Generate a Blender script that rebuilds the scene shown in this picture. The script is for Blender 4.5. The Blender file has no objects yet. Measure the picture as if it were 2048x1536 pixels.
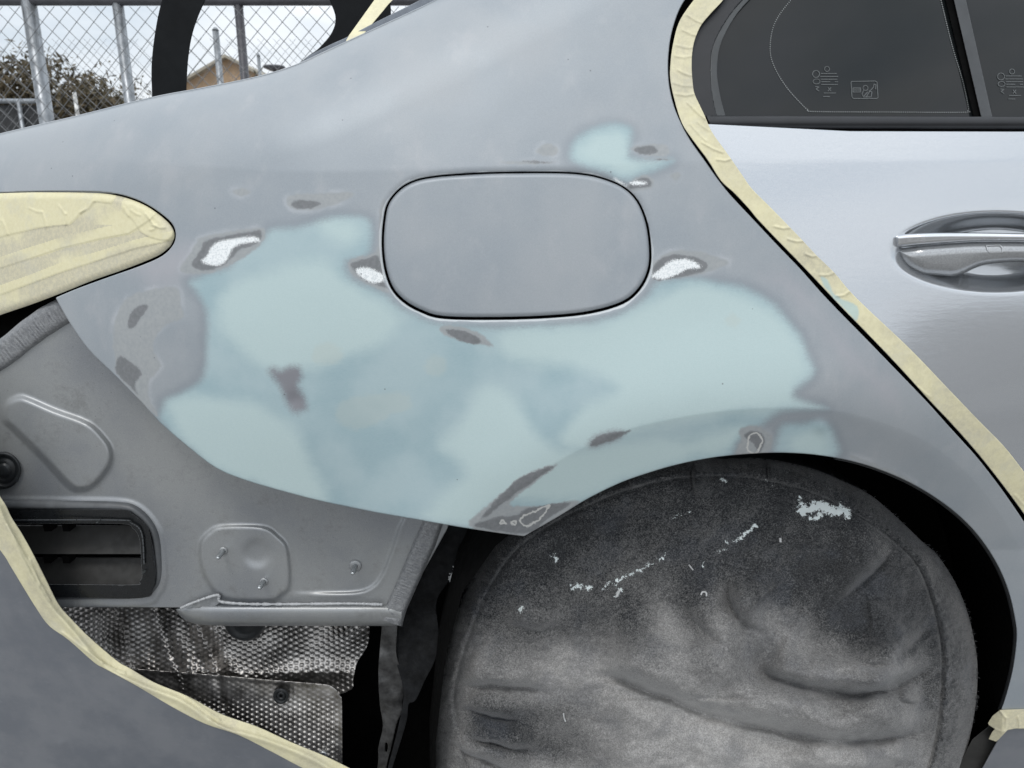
import bpy, math, random
import numpy as np
from mathutils import Vector
random.seed(4); np.random.seed(4)
R = math.radians
SC = bpy.context.scene
# ------------------------------------------------------------------ camera
EYE = 0.90; PITCH = R(15.0); F = 1480.0
cam_d = bpy.data.cameras.new('camera'); cam = bpy.data.objects.new('camera', cam_d); SC.collection.objects.link(cam)
cam.location = (0, 0, EYE); cam.rotation_euler = (math.pi/2 - PITCH, 0, 0)
cam_d.sensor_width = 36; cam_d.lens = 36*F/2048; cam_d.clip_start = 0.02; cam_d.clip_end = 2000
cam_d.dof.use_dof = True; cam_d.dof.focus_distance = .80; cam_d.dof.aperture_fstop = 13
SC.camera = cam
SC.render.resolution_x = 1024; SC.render.resolution_y = 768
# ------------------------------------------------------------------ sky, sun, exposure
SUN_EL, SUN_AZ = R(58), R(200)
w = bpy.data.worlds.new('World'); SC.world = w; w.use_nodes = True
nt = w.node_tree; nt.nodes.clear()
def WN(t, **k):
    n = nt.nodes.new(t)
    for a, b in k.items(): setattr(n, a, b)
    return n
out = WN('ShaderNodeOutputWorld'); bg = WN('ShaderNodeBackground')
sky = WN('ShaderNodeTexSky', sky_type='NISHITA'); sky.sun_disc = False; sky.sun_elevation = SUN_EL; sky.sun_rotation = SUN_AZ
sky.air_density = 1.0; sky.dust_density = 3.0
tc = WN('ShaderNodeTexCoord'); sep = WN('ShaderNodeSeparateXYZ'); nt.links.new(tc.outputs['Generated'], sep.inputs[0])
mp = WN('ShaderNodeMapping'); mp.inputs['Scale'].default_value = (1.0, 1.0, 3.2); nt.links.new(tc.outputs['Generated'], mp.inputs[0])
nz = WN('ShaderNodeTexNoise'); nz.inputs['Scale'].default_value = 2.6; nz.inputs['Detail'].default_value = 6; nz.inputs['Roughness'].default_value = .55
nt.links.new(mp.outputs[0], nz.inputs['Vector'])
cr = WN('ShaderNodeValToRGB'); cr.color_ramp.elements[0].position = .36; cr.color_ramp.elements[1].position = .60
cr.color_ramp.elements[0].color = (7.0, 7.8, 8.6, 1); cr.color_ramp.elements[1].color = (10.6, 10.9, 11.2, 1)
nt.links.new(nz.outputs[0], cr.inputs[0])
mr = WN('ShaderNodeMapRange'); mr.inputs['From Min'].default_value = 0.0; mr.inputs['From Max'].default_value = 0.9
mr.inputs['To Min'].default_value = 1.0; mr.inputs['To Max'].default_value = 1.55
nt.links.new(sep.outputs['Z'], mr.inputs['Value'])
mul = WN('ShaderNodeVectorMath', operation='MULTIPLY'); nt.links.new(cr.outputs[0], mul.inputs[0]); nt.links.new(mr.outputs[0], mul.inputs[1])
mx = WN('ShaderNodeMix', data_type='RGBA'); mx.inputs['Factor'].default_value = .88
nt.links.new(sky.outputs[0], mx.inputs['A']); nt.links.new(mul.outputs[0], mx.inputs['B'])
nt.links.new(mx.outputs['Result'], bg.inputs['Color']); bg.inputs['Strength'].default_value = 0.1
nt.links.new(bg.outputs[0], out.inputs[0])
sd = bpy.data.lights.new('sun', 'SUN'); sd.energy = 0.8; sd.angle = R(14); sd.color = (1, .97, .93)
sun = bpy.data.objects.new('sun', sd); SC.collection.objects.link(sun)
# sun high, on the camera's side of the car
sdir = Vector((math.sin(SUN_AZ)*math.cos(SUN_EL), math.cos(SUN_AZ)*math.cos(SUN_EL), math.sin(SUN_EL)))
sun.rotation_euler = sdir.to_track_quat('Z', 'Y').to_euler()
SC.view_settings.view_transform = 'Standard'; SC.view_settings.look = 'None'
SC.view_settings.exposure = 0.0; SC.view_settings.gamma = 1
# ------------------------------------------------------------------ pixel <-> world
CP, SP = math.cos(PITCH), math.sin(PITCH)
def P(u, v, y):
    u = np.asarray(u, float); v = np.asarray(v, float); y = np.asarray(y, float)
    xc = (u-1024)/F; yc = -(v-768)/F
    dy = CP + yc*SP; dz = -SP + yc*CP
    t = y/dy
    return np.stack(np.broadcast_arrays(xc*t, y, EYE+dz*t), -1)
# ------------------------------------------------------------------ material helper
class NT:
    def __init__(s, name):
        s.m = bpy.data.materials.new(name); s.m.use_nodes = True; s.t = s.m.node_tree
        s.b = s.t.nodes['Principled BSDF']; s.tc = None; s.disp = None
    def n(s, t, **k):
        x = s.t.nodes.new(t)
        for a, b in k.items(): setattr(x, a, b)
        return x
    def put(s, sock, v):
        if hasattr(v, 'is_output') : s.t.links.new(v, sock)
        elif isinstance(v, (tuple, list)):
            sock.default_value = tuple(v) + ((1,) if len(v) == 3 and sock.type == 'RGBA' else ())
        else: sock.default_value = v
    def co(s, scale=(1, 1, 1), rot=(0, 0, 0)):
        if s.tc is None: s.tc = s.n('ShaderNodeTexCoord')
        m = s.n('ShaderNodeMapping'); m.inputs['Scale'].default_value = scale; m.inputs['Rotation'].default_value = rot
        s.t.links.new(s.tc.outputs['Object'], m.inputs[0]); return m.outputs[0]
    def noise(s, scale, detail=3, rough=.5, vec=None, dist=0):
        x = s.n('ShaderNodeTexNoise'); x.inputs['Scale'].default_value = scale; x.inputs['Detail'].default_value = detail
        x.inputs['Roughness'].default_value = rough; x.inputs['Distortion'].default_value = dist
        s.t.links.new(vec if vec is not None else s.co(), x.inputs['Vector']); return x.outputs[0]
    def attr(s, name):
        x = s.n('ShaderNodeAttribute'); x.attribute_name = name; return x.outputs['Fac']
    def math(s, op, a, b=0.0, c=None):
        x = s.n('ShaderNodeMath', operation=op); s.put(x.inputs[0], a); s.put(x.inputs[1], b)
        if c is not None: s.put(x.inputs[2], c)
        return x.outputs[0]
    def rng(s, v, a, b, c=0.0, d=1.0, smooth=True):
        x = s.n('ShaderNodeMapRange', interpolation_type='SMOOTHSTEP' if smooth else 'LINEAR')
        s.put(x.inputs['Value'], v)
        for k, q in zip(('From Min', 'From Max', 'To Min', 'To Max'), (a, b, c, d)): s.put(x.inputs[k], q)
        return x.outputs[0]
    def mix(s, f, a, b, blend='MIX'):
        x = s.n('ShaderNodeMix', data_type='RGBA', blend_type=blend)
        s.put(x.inputs['Factor'], f); s.put(x.inputs['A'], a); s.put(x.inputs['B'], b); return x.outputs['Result']
    def mixf(s, f, a, b):
        x = s.n('ShaderNodeMix', data_type='FLOAT'); s.put(x.inputs['Factor'], f); s.put(x.inputs['A'], a); s.put(x.inputs['B'], b)
        return x.outputs['Result']
    def add(s, *a):
        r = a[0]
        for q in a[1:]: r = s.math('ADD', r, q)
        return r
    def cen(s, v, k):                      # (v-.5)*k
        return s.math('MULTIPLY', s.math('SUBTRACT', v, .5), k)
    def bump(s, h, strength=.3, dist=.001):
        x = s.n('ShaderNodeBump'); x.inputs['Strength'].default_value = strength; x.inputs['Distance'].default_value = dist
        s.t.links.new(h, x.inputs['Height']); s.t.links.new(x.outputs[0], s.b.inputs['Normal'])
    def set(s, **k):
        for a, v in k.items(): s.put(s.b.inputs[a.replace('_', ' ')], v)
        return s.m
def simple(name, col, rough=.5, metal=0.0, var=.15, vs=60, bump=0.0, bs=900, bd=.0006, spec=.5, coat=0.0):
    m = NT(name); c2 = tuple(min(1, x*(1+var)) for x in col); c1 = tuple(x*(1-var) for x in col)
    n1 = m.noise(vs, 5, .6); m.set(Base_Color=m.mix(m.rng(n1, .3, .7), c1, c2), Roughness=m.rng(m.noise(vs*2.3, 4), .3, .7, rough*.85, min(1, rough*1.15)), Metallic=metal)
    m.b.inputs['Specular IOR Level'].default_value = spec; m.b.inputs['Coat Weight'].default_value = coat
    m.b.inputs['Coat Roughness'].default_value = .06
    if bump: m.bump(m.noise(bs, 4, .6), bump, bd)
    return m.m
# ------------------------------------------------------------------ object helpers
def tag(o, label=None, cat=None, group=None, kind=None):
    if label: o['label'] = label
    if cat: o['category'] = cat
    if group: o['group'] = group
    if kind: o['kind'] = kind
    return o
def empty(name, loc, label=None, cat=None, group=None):
    o = bpy.data.objects.new(name, None); SC.collection.objects.link(o); o.location = loc
    o.empty_display_size = .1
    return tag(o, label, cat, group)
def link(name, verts, faces, mat, parent=None, smooth=True, attrs=None):
    me = bpy.data.meshes.new(name)
    me.from_pydata([tuple(map(float, x)) for x in verts] if not isinstance(verts, np.ndarray) else verts.tolist(), [], faces)
    if smooth: me.polygons.foreach_set('use_smooth', [True]*len(me.polygons))
    me.materials.append(mat)
    if attrs:
        for k, a in attrs.items():
            at = me.attributes.new(k, 'FLOAT', 'POINT'); at.data.foreach_set('value', np.asarray(a, dtype=np.float32))
    me.update()
    o = bpy.data.objects.new(name, me); SC.collection.objects.link(o)
    if parent is not None:
        o.parent = parent; o.matrix_parent_inverse = parent_inv(parent)
    return o
def parent_inv(p):
    from mathutils import Matrix
    q = p; m = Matrix.Identity(4)
    chain = []
    while q is not None: chain.append(q); q = q.parent
    for q in reversed(chain):
        m = m @ (q.matrix_parent_inverse @ Matrix.LocRotScale(q.location, q.rotation_euler, q.scale))
    return m.inverted()
class MB:
    def __init__(s): s.v = []; s.f = []
    def add(s, v, f):
        o = len(s.v); s.v += [tuple(map(float, q)) for q in v]; s.f += [tuple(i+o for i in q) for q in f]
    def box(s, a, b):
        x0, y0, z0 = a; x1, y1, z1 = b
        s.add([(x0,y0,z0),(x1,y0,z0),(x1,y1,z0),(x0,y1,z0),(x0,y0,z1),(x1,y0,z1),(x1,y1,z1),(x0,y1,z1)],
              [(0,3,2,1),(4,5,6,7),(0,1,5,4),(1,2,6,5),(2,3,7,6),(3,0,4,7)])
    def tube(s, pts, r, n=8, cap=True):
        pts = [Vector(p) for p in pts]; rr = r if isinstance(r, (list, tuple)) else [r]*len(pts)
        vs = []; fs = []
        up = None
        for i, p in enumerate(pts):
            d = (pts[min(i+1, len(pts)-1)]-pts[max(i-1, 0)]).normalized()
            if up is None: up = Vector((0, 0, 1)) if abs(d.z) < .9 else Vector((0, 1, 0))
            a = d.cross(up).normalized(); b = a.cross(d).normalized(); up = b
            for k in range(n):
                t = 2*math.pi*k/n; vs.append(p + (a*math.cos(t)+b*math.sin(t))*rr[i])
        for i in range(len(pts)-1):
            for k in range(n):
                k2 = (k+1) % n; fs.append((i*n+k, i*n+k2, (i+1)*n+k2, (i+1)*n+k))
        if cap: fs.append(tuple(range(n-1, -1, -1))); fs.append(tuple((len(pts)-1)*n+k for k in range(n)))
        s.add(vs, fs)
    def build(s, name, mat, parent=None, smooth=True): return link(name, s.v, s.f, mat, parent, smooth)
def CR(pts, closed=True, n=6):
    p = np.array(pts, float); m = len(p); o = []
    for i in range(m if closed else m-1):
        if closed: a, b, c, d = p[(i-1) % m], p[i], p[(i+1) % m], p[(i+2) % m]
        else: a, b, c, d = p[max(i-1, 0)], p[i], p[i+1], p[min(i+2, m-1)]
        if np.allclose(b, c): o.append(b); continue
        for k in range(n):
            t = k/n
            o.append(.5*((2*b)+(-a+c)*t+(2*a-5*b+4*c-d)*t*t+(-a+3*b-3*c+d)*t**3))
    if not closed: o.append(p[-1])
    return np.array(o)
def segdist(U, V, p, closed=True):
    U, V = np.broadcast_arrays(np.asarray(U, float), np.asarray(V, float))
    if U.ndim == 0: return segdist(U[None], V[None], p, closed)[0]
    D = np.full(U.shape, 1e9); q = np.roll(p, -1, 0) if closed else p[1:]; a = p if closed else p[:-1]
    for (x0, y0), (x1, y1) in zip(a, q):
        dx, dy = x1-x0, y1-y0; L = dx*dx+dy*dy
        t = np.clip(((U-x0)*dx+(V-y0)*dy)/L, 0, 1) if L > 1e-12 else 0
        d = (U-x0-t*dx)**2+(V-y0-t*dy)**2; np.minimum(D, d, out=D)
    return np.sqrt(D)
def sdf(U, V, p, margin=60.0):             # positive inside
    U, V = np.broadcast_arrays(np.asarray(U, float), np.asarray(V, float))
    if U.ndim == 0: return sdf(U[None], V[None], p, margin)[0]
    S = np.full(U.shape, -float(margin))
    x0, y0 = p.min(0)-margin; x1, y1 = p.max(0)+margin
    msk = (U > x0) & (U < x1) & (V > y0) & (V < y1)
    u = U[msk]; v = V[msk]
    if u.size == 0: return S
    d = segdist(u, v, p); ins = np.zeros(u.shape, bool)
    q = np.roll(p, -1, 0)
    for (ax, ay), (bx, by) in zip(p, q):
        if ay == by: continue
        c = (ay > v) != (by > v)
        ins ^= c & (u < (bx-ax)*(v-ay)/(by-ay)+ax)
    S[msk] = np.where(ins, d, np.maximum(-d, -margin)); return S
def usdf(U, V, polys, margin=60.0):
    S = np.full(np.shape(U), -float(margin))
    for p in polys: S = np.maximum(S, sdf(U, V, p, margin))
    return S
def relief(name, polys, Yf, step, mat, parent=None, holes=(), lip=((1, .0008), (1.2, .003), (.5, .012)), attrs=None, pad=6, clip=None):
    allp = np.concatenate(polys); x0, y0 = allp.min(0)-pad; x1, y1 = allp.max(0)+pad
    us = np.arange(x0, x1+step, step); vs = np.arange(y0, y1+step, step)
    U, V = np.meshgrid(us, vs)
    def SF(u, v, m=60):
        s = usdf(u, v, polys, m)
        for h in holes: s = np.minimum(s, -sdf(u, v, h, m))
        return s
    S = SF(U, V); S = np.where(np.abs(S) < 1e-6, 1e-5, S)
    ins = S > 0; H, W = S.shape
    idx = -np.ones(S.shape, int); idx[ins] = np.arange(ins.sum())
    pu = list(U[ins]); pv = list(V[ins]); faces = []
    cnt = ins[:-1, :-1].astype(int)+ins[1:, :-1]+ins[1:, 1:]+ins[:-1, 1:]
    fi, fj = np.nonzero(cnt == 4)
    faces = np.stack([idx[fi, fj], idx[fi+1, fj], idx[fi+1, fj+1], idx[fi, fj+1]], 1).tolist()
    ev = {}; bedges = []
    def edge(a, b):
        k = (a, b) if a < b else (b, a)
        if k not in ev:
            sa, sb = S[k[0]], S[k[1]]; t = sa/(sa-sb); t = min(max(t, .02), .98)
            ev[k] = len(pu)
            pu.append(U[k[0]]+(U[k[1]]-U[k[0]])*t); pv.append(V[k[0]]+(V[k[1]]-V[k[0]])*t)
        return ev[k]
    for i, j in zip(*np.nonzero((cnt > 0) & (cnt < 4))):
        c = [(i, j), (i+1, j), (i+1, j+1), (i, j+1)]; poly = []; e = []
        for k in range(4):
            a, b = c[k], c[(k+1) % 4]
            if ins[a]: poly.append(int(idx[a]))
            if ins[a] != ins[b]: q = edge(a, b); poly.append(q); e.append((q, bool(ins[a])))
        if len(poly) > 2: faces.append(poly)
        if len(e) == 2:
            (q0, o0), (q1, o1) = e
            bedges.append((q0, q1) if o0 else (q1, q0))
    pu = np.array(pu); pv = np.array(pv); Y = Yf(pu, pv); verts = P(pu, pv, Y)
    if lip and bedges:
        bv = sorted({q for e in bedges for q in e}); loc = {q: k for k, q in enumerate(bv)}
        bu, bw, by = pu[bv], pv[bv], Y[bv]; h = .7
        gx = SF(bu+h, bw, 12)-SF(bu-h, bw, 12); gy = SF(bu, bw+h, 12)-SF(bu, bw-h, 12); L = np.sqrt(gx*gx+gy*gy)+1e-9
        gx, gy = -gx/L, -gy/L; prev = list(bv)
        for (o, dy) in lip:
            base = len(verts); nv = P(bu+gx*o, bw+gy*o, by+dy); verts = np.concatenate([verts, nv])
            pu = np.concatenate([pu, bu]); pv = np.concatenate([pv, bw])
            cur = [base+k for k in range(len(bv))]
            for a, b in bedges: faces.append([prev[loc[b]], prev[loc[a]], cur[loc[a]], cur[loc[b]]])
            prev = cur
    A = {k: f(pu, pv) for k, f in attrs.items()} if attrs else None
    return link(name, verts, faces, mat, parent, True, A)
def lattice_noise(u, v, scale, seed=0):    # smooth value noise for real relief
    rs = np.random.RandomState(seed); G = rs.rand(64, 64)
    x = np.asarray(u)/scale+31.7; y = np.asarray(v)/scale+17.3; xi = np.floor(x).astype(int); yi = np.floor(y).astype(int)
    fx = x-xi; fy = y-yi; fx = fx*fx*(3-2*fx); fy = fy*fy*(3-2*fy)
    g = lambda a, b: G[b % 64, a % 64]
    return (g(xi, yi)*(1-fx)+g(xi+1, yi)*fx)*(1-fy)+(g(xi, yi+1)*(1-fx)+g(xi+1, yi+1)*fx)*fy-.5
def sm(x, a, b):
    t = np.clip((x-a)/(b-a), 0, 1); return t*t*(3-2*t)
# ------------------------------------------------------------------ the body side surface
MM = .00048
PV = [-400, 0, 200, 316, 326, 480, 620, 760, 900, 1100, 1600, 2200]
PH = [25, 22, 20, 18, 13, 10, 6, 0, -8, -13, -14, -12]
_v = np.arange(-400, 2201.0); _sl = np.tan(np.radians(np.interp(_v, PV, PH)))*MM
_Y = np.concatenate([[0], np.cumsum(_sl[:-1])]); _Y = .700-(_Y-_Y[int(640+400)])
CREASE = CR([(900,1090),(950,1050),(1010,992),(1060,958),(1110,926),(1180,888),(1250,860),(1350,836),(1450,821),(1550,815),(1650,819),
             (1712,829),(1793,855),(1858,886),(1930,942),(1988,1010),(2030,1080),(2062,1170),(2080,1300),(2080,1500)], False, 5)
ARCHIN = np.concatenate([CREASE, [[2080,1900],[900,1900]]])
def bodyY(u, v):
    u = np.asarray(u, float); v = np.asarray(v, float)
    vv = v-27*(1480-np.clip(u, 300, 1480))/1000*sm(u, 200, 700)
    y = np.interp(vv, _v, _Y)
    y = y+.12*(np.clip(650-u, 0, 2000)/650)**2
    y = y+.02*(np.clip(u-1500, 0, 2000)/1000)**2
    tq = np.clip(v-540, 0, 560); y = y+.00010*np.where(tq < 300, tq**2/600, tq-150)*sm(u, 1500, 1850)
    d = -sdf(u, v, ARCHIN, 420.0)          # + above the crease
    soft = 3+sm(u, 1560, 1900)*34
    up = -.017*np.exp(-(np.clip(d, 0, 1e9)/150)**2)
    dn = -.017+.00012*np.clip(-d, 0, 200)
    ww = .5+.5*np.tanh(d/soft)
    fade = 1-.35*sm(u, 1700, 2000)
    return y+(up*ww+dn*(1-ww))*fade
# ------------------------------------------------------------------ outlines, photograph pixels (2048 x 1536)
SIL = CR([(-420,372),(-200,318),(0,268),(150,233),(300,196),(400,177),(500,157),(560,141),(606,124),(640,108),(690,85),(740,62),(816,27),(872,0),(960,-46),(1060,-100),(1180,-170)], False, 5)
GAP_R = CR([(1470,-170),(1425,-80),(1382,-20),(1357,20),(1341,70),(1335,120),(1336,160),(1341,191),(1349,219),(1359,242),(1379,280),(1407,320),(1431,354),(1450,379),(1470,402),(1506,440),(1550,487),
            (1600,539),(1639,583),(1674,620),(1728,675),(1790,739),(1849,800),(1895,851),(1926,885),(1957,920),(2003,980),(2048,1046),(2090,1115),(2140,1215),(2170,1320),(2180,1417)], False, 4)
ARCH = CR([(2003,1420),(2013,1391),(2026,1340),(2034,1279),(2031,1238),(2016,1176),(1988,1115),(1945,1056),(1891,1008),(1826,967),(1760,938),(1700,920),
           (1630,908),(1560,904),(1490,907),(1423,914),(1353,928),(1291,946),(1236,966),(1173,997),(1119,1030),(1048,1071)], False, 5)
BOT = CR([(1048,1071),(1000,1065),(940,1056),(880,1046),(830,1037),(760,1025),(700,1013),(639,1000),(569,982),(491,959),(432,934),(373,889),(319,842),(285,805),(233,752),(178,698),(139,642),(113,596)], False, 5)
LAMP_E = CR([(113,596),(156,578),(219,555),(281,533),(325,513),(347,491),(353,470),(347,449),(328,430),(297,409),(266,395),(231,386),(187,382),(94,381),(0,384),(-200,392),(-420,402)], False, 5)
PANEL = np.concatenate([SIL, GAP_R, ARCH, BOT, LAMP_E])
FUEL = CR([(919,346),(980,343),(1044,342),(1100,342),(1153,344),(1200,352),(1247,371),(1278,401),(1297,447),(1304,503),(1300,544),(1281,581),(1247,609),(1184,628),(1106,637),
           (997,641),(887,639),(841,626),(806,606),(781,578),(767,537),(762,487),(766,434),(775,403),(799,375),(831,358),(872,350)], True, 4)
def shrink(p, d, dx=0, dy=0):
    a = np.roll(p, 1, 0); b = np.roll(p, -1, 0); t = b-a; n = np.stack([-t[:, 1], t[:, 0]], 1); n /= np.linalg.norm(n, axis=1)[:, None]+1e-9
    area = np.sum(p[:, 0]*b[:, 1]-b[:, 0]*p[:, 1]); s = 1 if area > 0 else -1
    return p+n*d*s+np.array([dx, dy])
FUEL_IN = shrink(FUEL, 6.6, 0, -1.4)
C = lambda *p: CR(p, True, 4)
FILLER = [CR([(518,484),(541,456),(590,452),(635,441),(678,428),(733,432),(745,460),(741,498),(722,520),(694,525),(709,556),(764,580),(795,606),(841,634),(900,648),(1000,650),(1110,646),(1190,638),
  (1250,618),(1290,590),(1314,562),(1371,553),(1437,561),(1503,579),(1547,605),(1591,654),(1613,693),(1630,737),(1617,764),(1591,790),(1657,817),(1560,828),(1530,850),(1480,885),(1455,920),
  (1353,940),(1236,976),(1119,1040),(1048,1075),(939,1062),(830,1046),(639,1010),(491,969),(432,945),(373,899),(317,846),(322,815),(334,795),(373,778),(405,748),(412,673),(410,619),(389,584),(377,564),(405,548),(452,533),(480,506)], True, 3),
  C((1562,850),(1600,842),(1640,838),(1668,862),(1680,905),(1650,922),(1590,915),(1545,905)),
  C((1139,321),(1138,297),(1150,276),(1173,262),(1211,248),(1262,253),(1265,288),(1266,314),(1345,318),(1333,335),(1300,349),(1277,356),(1255,363),(1234,360),(1205,347),(1172,340))]
PALE = [C((440,600),(480,562),(560,535),(640,520),(700,560),(760,600),(800,640),(760,690),(700,712),(620,738),(540,742),(480,700),(445,660)),
  C((335,805),(420,792),(520,812),(590,860),(620,920),(650,1000),(560,990),(450,945),(370,890)),
  C((1010,662),(1200,648),(1300,600),(1380,568),(1480,588),(1560,632),(1600,690),(1618,740),(1590,785),(1640,814),(1500,824),(1350,850),(1250,872),(1180,900),(1120,880),(1170,810),(1230,775),(1150,738),(1020,715)),
  C((985,765),(1040,812),(1080,875),(1150,900),(1250,880),(1350,880),(1400,910),(1250,960),(1150,1000),(1060,1000),(980,1012),(940,1052),(850,1035),(880,1000),(930,950),(900,910),(880,890),(930,830),(952,782)),
  C((1150,300),(1180,272),(1215,262),(1255,270),(1262,300),(1262,316),(1320,322),(1290,340),(1250,350),(1200,338),(1160,325)), C((640,440),(700,440),(720,470),(690,490),(650,470)),
  C((1110,1010),(1200,955),(1300,908),(1400,872),(1480,852),(1470,885),(1440,905),(1350,925),(1240,962),(1150,1005)), C((1580,875),(1630,855),(1660,880),(1645,908),(1590,905))]
G1 = [C((361,541),(375,515),(392,488),(405,475),(470,462),(522,457),(530,470),(520,491),(483,517),(431,543),(392,548)),
  C((573,402),(588,389),(640,387),(705,385),(692,400),(640,418),(590,419)),
  C((256,595),(303,580),(354,576),(362,610),(366,634),(334,650),(311,673),(307,701),(321,732),(297,763),(299,795),(316,832),(300,822),(268,788),(237,752),(229,712),(225,673),(233,634)),
  C((1302,518),(1313,522),(1328,508),(1363,501),(1410,506),(1445,518),(1457,527),(1433,537),(1398,549),(1312,560),(1302,556)),
  C((1074,303),(1085,290),(1100,287),(1114,297),(1112,309),(1090,312)), C((1262,298),(1285,290),(1330,288),(1338,305),(1320,313),(1290,309)),
  C((1252,374),(1270,356),(1295,352),(1309,368),(1292,380),(1265,381)), C((699,520),(722,512),(745,508),(756,490),(760,420),(770,400),(768,470),(768,560),(780,585),(745,572),(720,560),(703,545)),
  C((463,382),(485,376),(500,385),(480,392)), C((1000,325),(1050,322),(1112,325),(1050,328)), C((1290,317),(1330,316),(1350,319),(1330,321)),
  C((938,1052),(985,1003),(1048,950),(1113,929),(1075,962),(1020,1005),(1045,1012),(1100,1010),(1160,1002),(1119,1034),(1048,1076)),
  C((1470,906),(1482,880),(1478,862),(1500,850),(1528,858),(1545,880),(1530,912),(1490,914)), C((1340,352),(1352,344),(1362,352),(1352,362)),
  C((880,655),(920,652),(960,668),(985,692),(930,684),(890,670)), C((1700,912),(1745,925),(1800,948),(1830,968),(1760,944))]
G2 = [C((384,530),(392,515),(402,496),(410,483),(444,473),(496,464),(519,461),(523,474),(512,488),(486,497),(467,512),(449,528),(426,539),(400,540)),
  C((583,408),(595,401),(620,401),(642,407),(625,416),(595,418)), C((256,652),(260,630),(280,611),(296,613),(284,634),(266,656)), C((240,712),(283,743),(270,767),(276,790),(258,772),(233,742)),
  C((1305,545),(1308,530),(1325,516),(1345,510),(1375,512),(1400,518),(1414,530),(1405,543),(1385,549),(1350,556),(1308,560)),
  C((1268,300),(1280,293),(1303,291),(1314,299),(1308,307),(1285,308)), C((1257,372),(1275,358),(1295,357),(1304,370),(1285,376),(1264,377)),
  C((703,526),(740,515),(755,512),(762,530),(768,565),(775,576),(735,564),(712,546)), C((892,660),(930,663),(962,680),(955,688),(920,682)),
  C((962,1034),(1020,972),(1060,946),(1110,931),(1075,957),(1010,1004),(975,1032)), C((948,1052),(990,1036),(1030,1030),(1052,1018),(1078,1012),(1140,1006),(1100,1035),(1048,1066)),
  C((1488,872),(1502,862),(1522,866),(1530,884),(1518,905),(1508,888)), C((1045,323),(1108,324),(1080,326)), C((1300,318),(1345,318),(1320,320)),
  C((1178,892),(1193,874),(1222,866),(1262,861),(1232,877),(1200,890))]
BARE = [C((403,522),(413,512),(423,494),(439,483),(465,478),(507,473),(519,482),(486,487),(465,497),(456,516),(442,529),(421,530)),
  C((712,540),(730,535),(748,540),(767,552),(764,563),(745,566),(725,556)), C((1305,551),(1330,530),(1345,521),(1370,518),(1390,524),(1401,535),(1375,538),(1360,546),(1330,558),(1310,556)),
  C((1260,367),(1275,362),(1294,366),(1278,370)), C((1228,357),(1240,362),(1252,372),(1240,370))]
BROWN = [C((543,742),(560,746),(588,737),(600,750),(592,772),(606,800),(608,815),(590,820),(576,800),(566,772)), C((1182,890),(1195,877),(1222,869),(1240,868),(1215,880))]
BEIGE = [C((628,700),(660,685),(690,712),(670,728),(630,725)), C((668,818),(690,792),(740,788),(815,785),(818,812),(770,838),(715,860),(680,848)), C((845,730),(860,712),(890,716),(892,745),(855,750)), C((1445,640),(1465,622),(1485,640),(1470,662)), C((770,790),(820,785),(825,820),(790,830))]
CONT = [C((1498,875),(1512,866),(1524,880),(1512,905),(1496,900)), C((1040,1040),(1052,1030),(1068,1042),(1052,1052)), C((1022,1046),(1028,1042),(1034,1047),(1028,1051)), C((1000,1046),(1006,1040),(1012,1048)), C((1050,1035),(1075,1020),(1100,1012),(1070,1045))]
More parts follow.
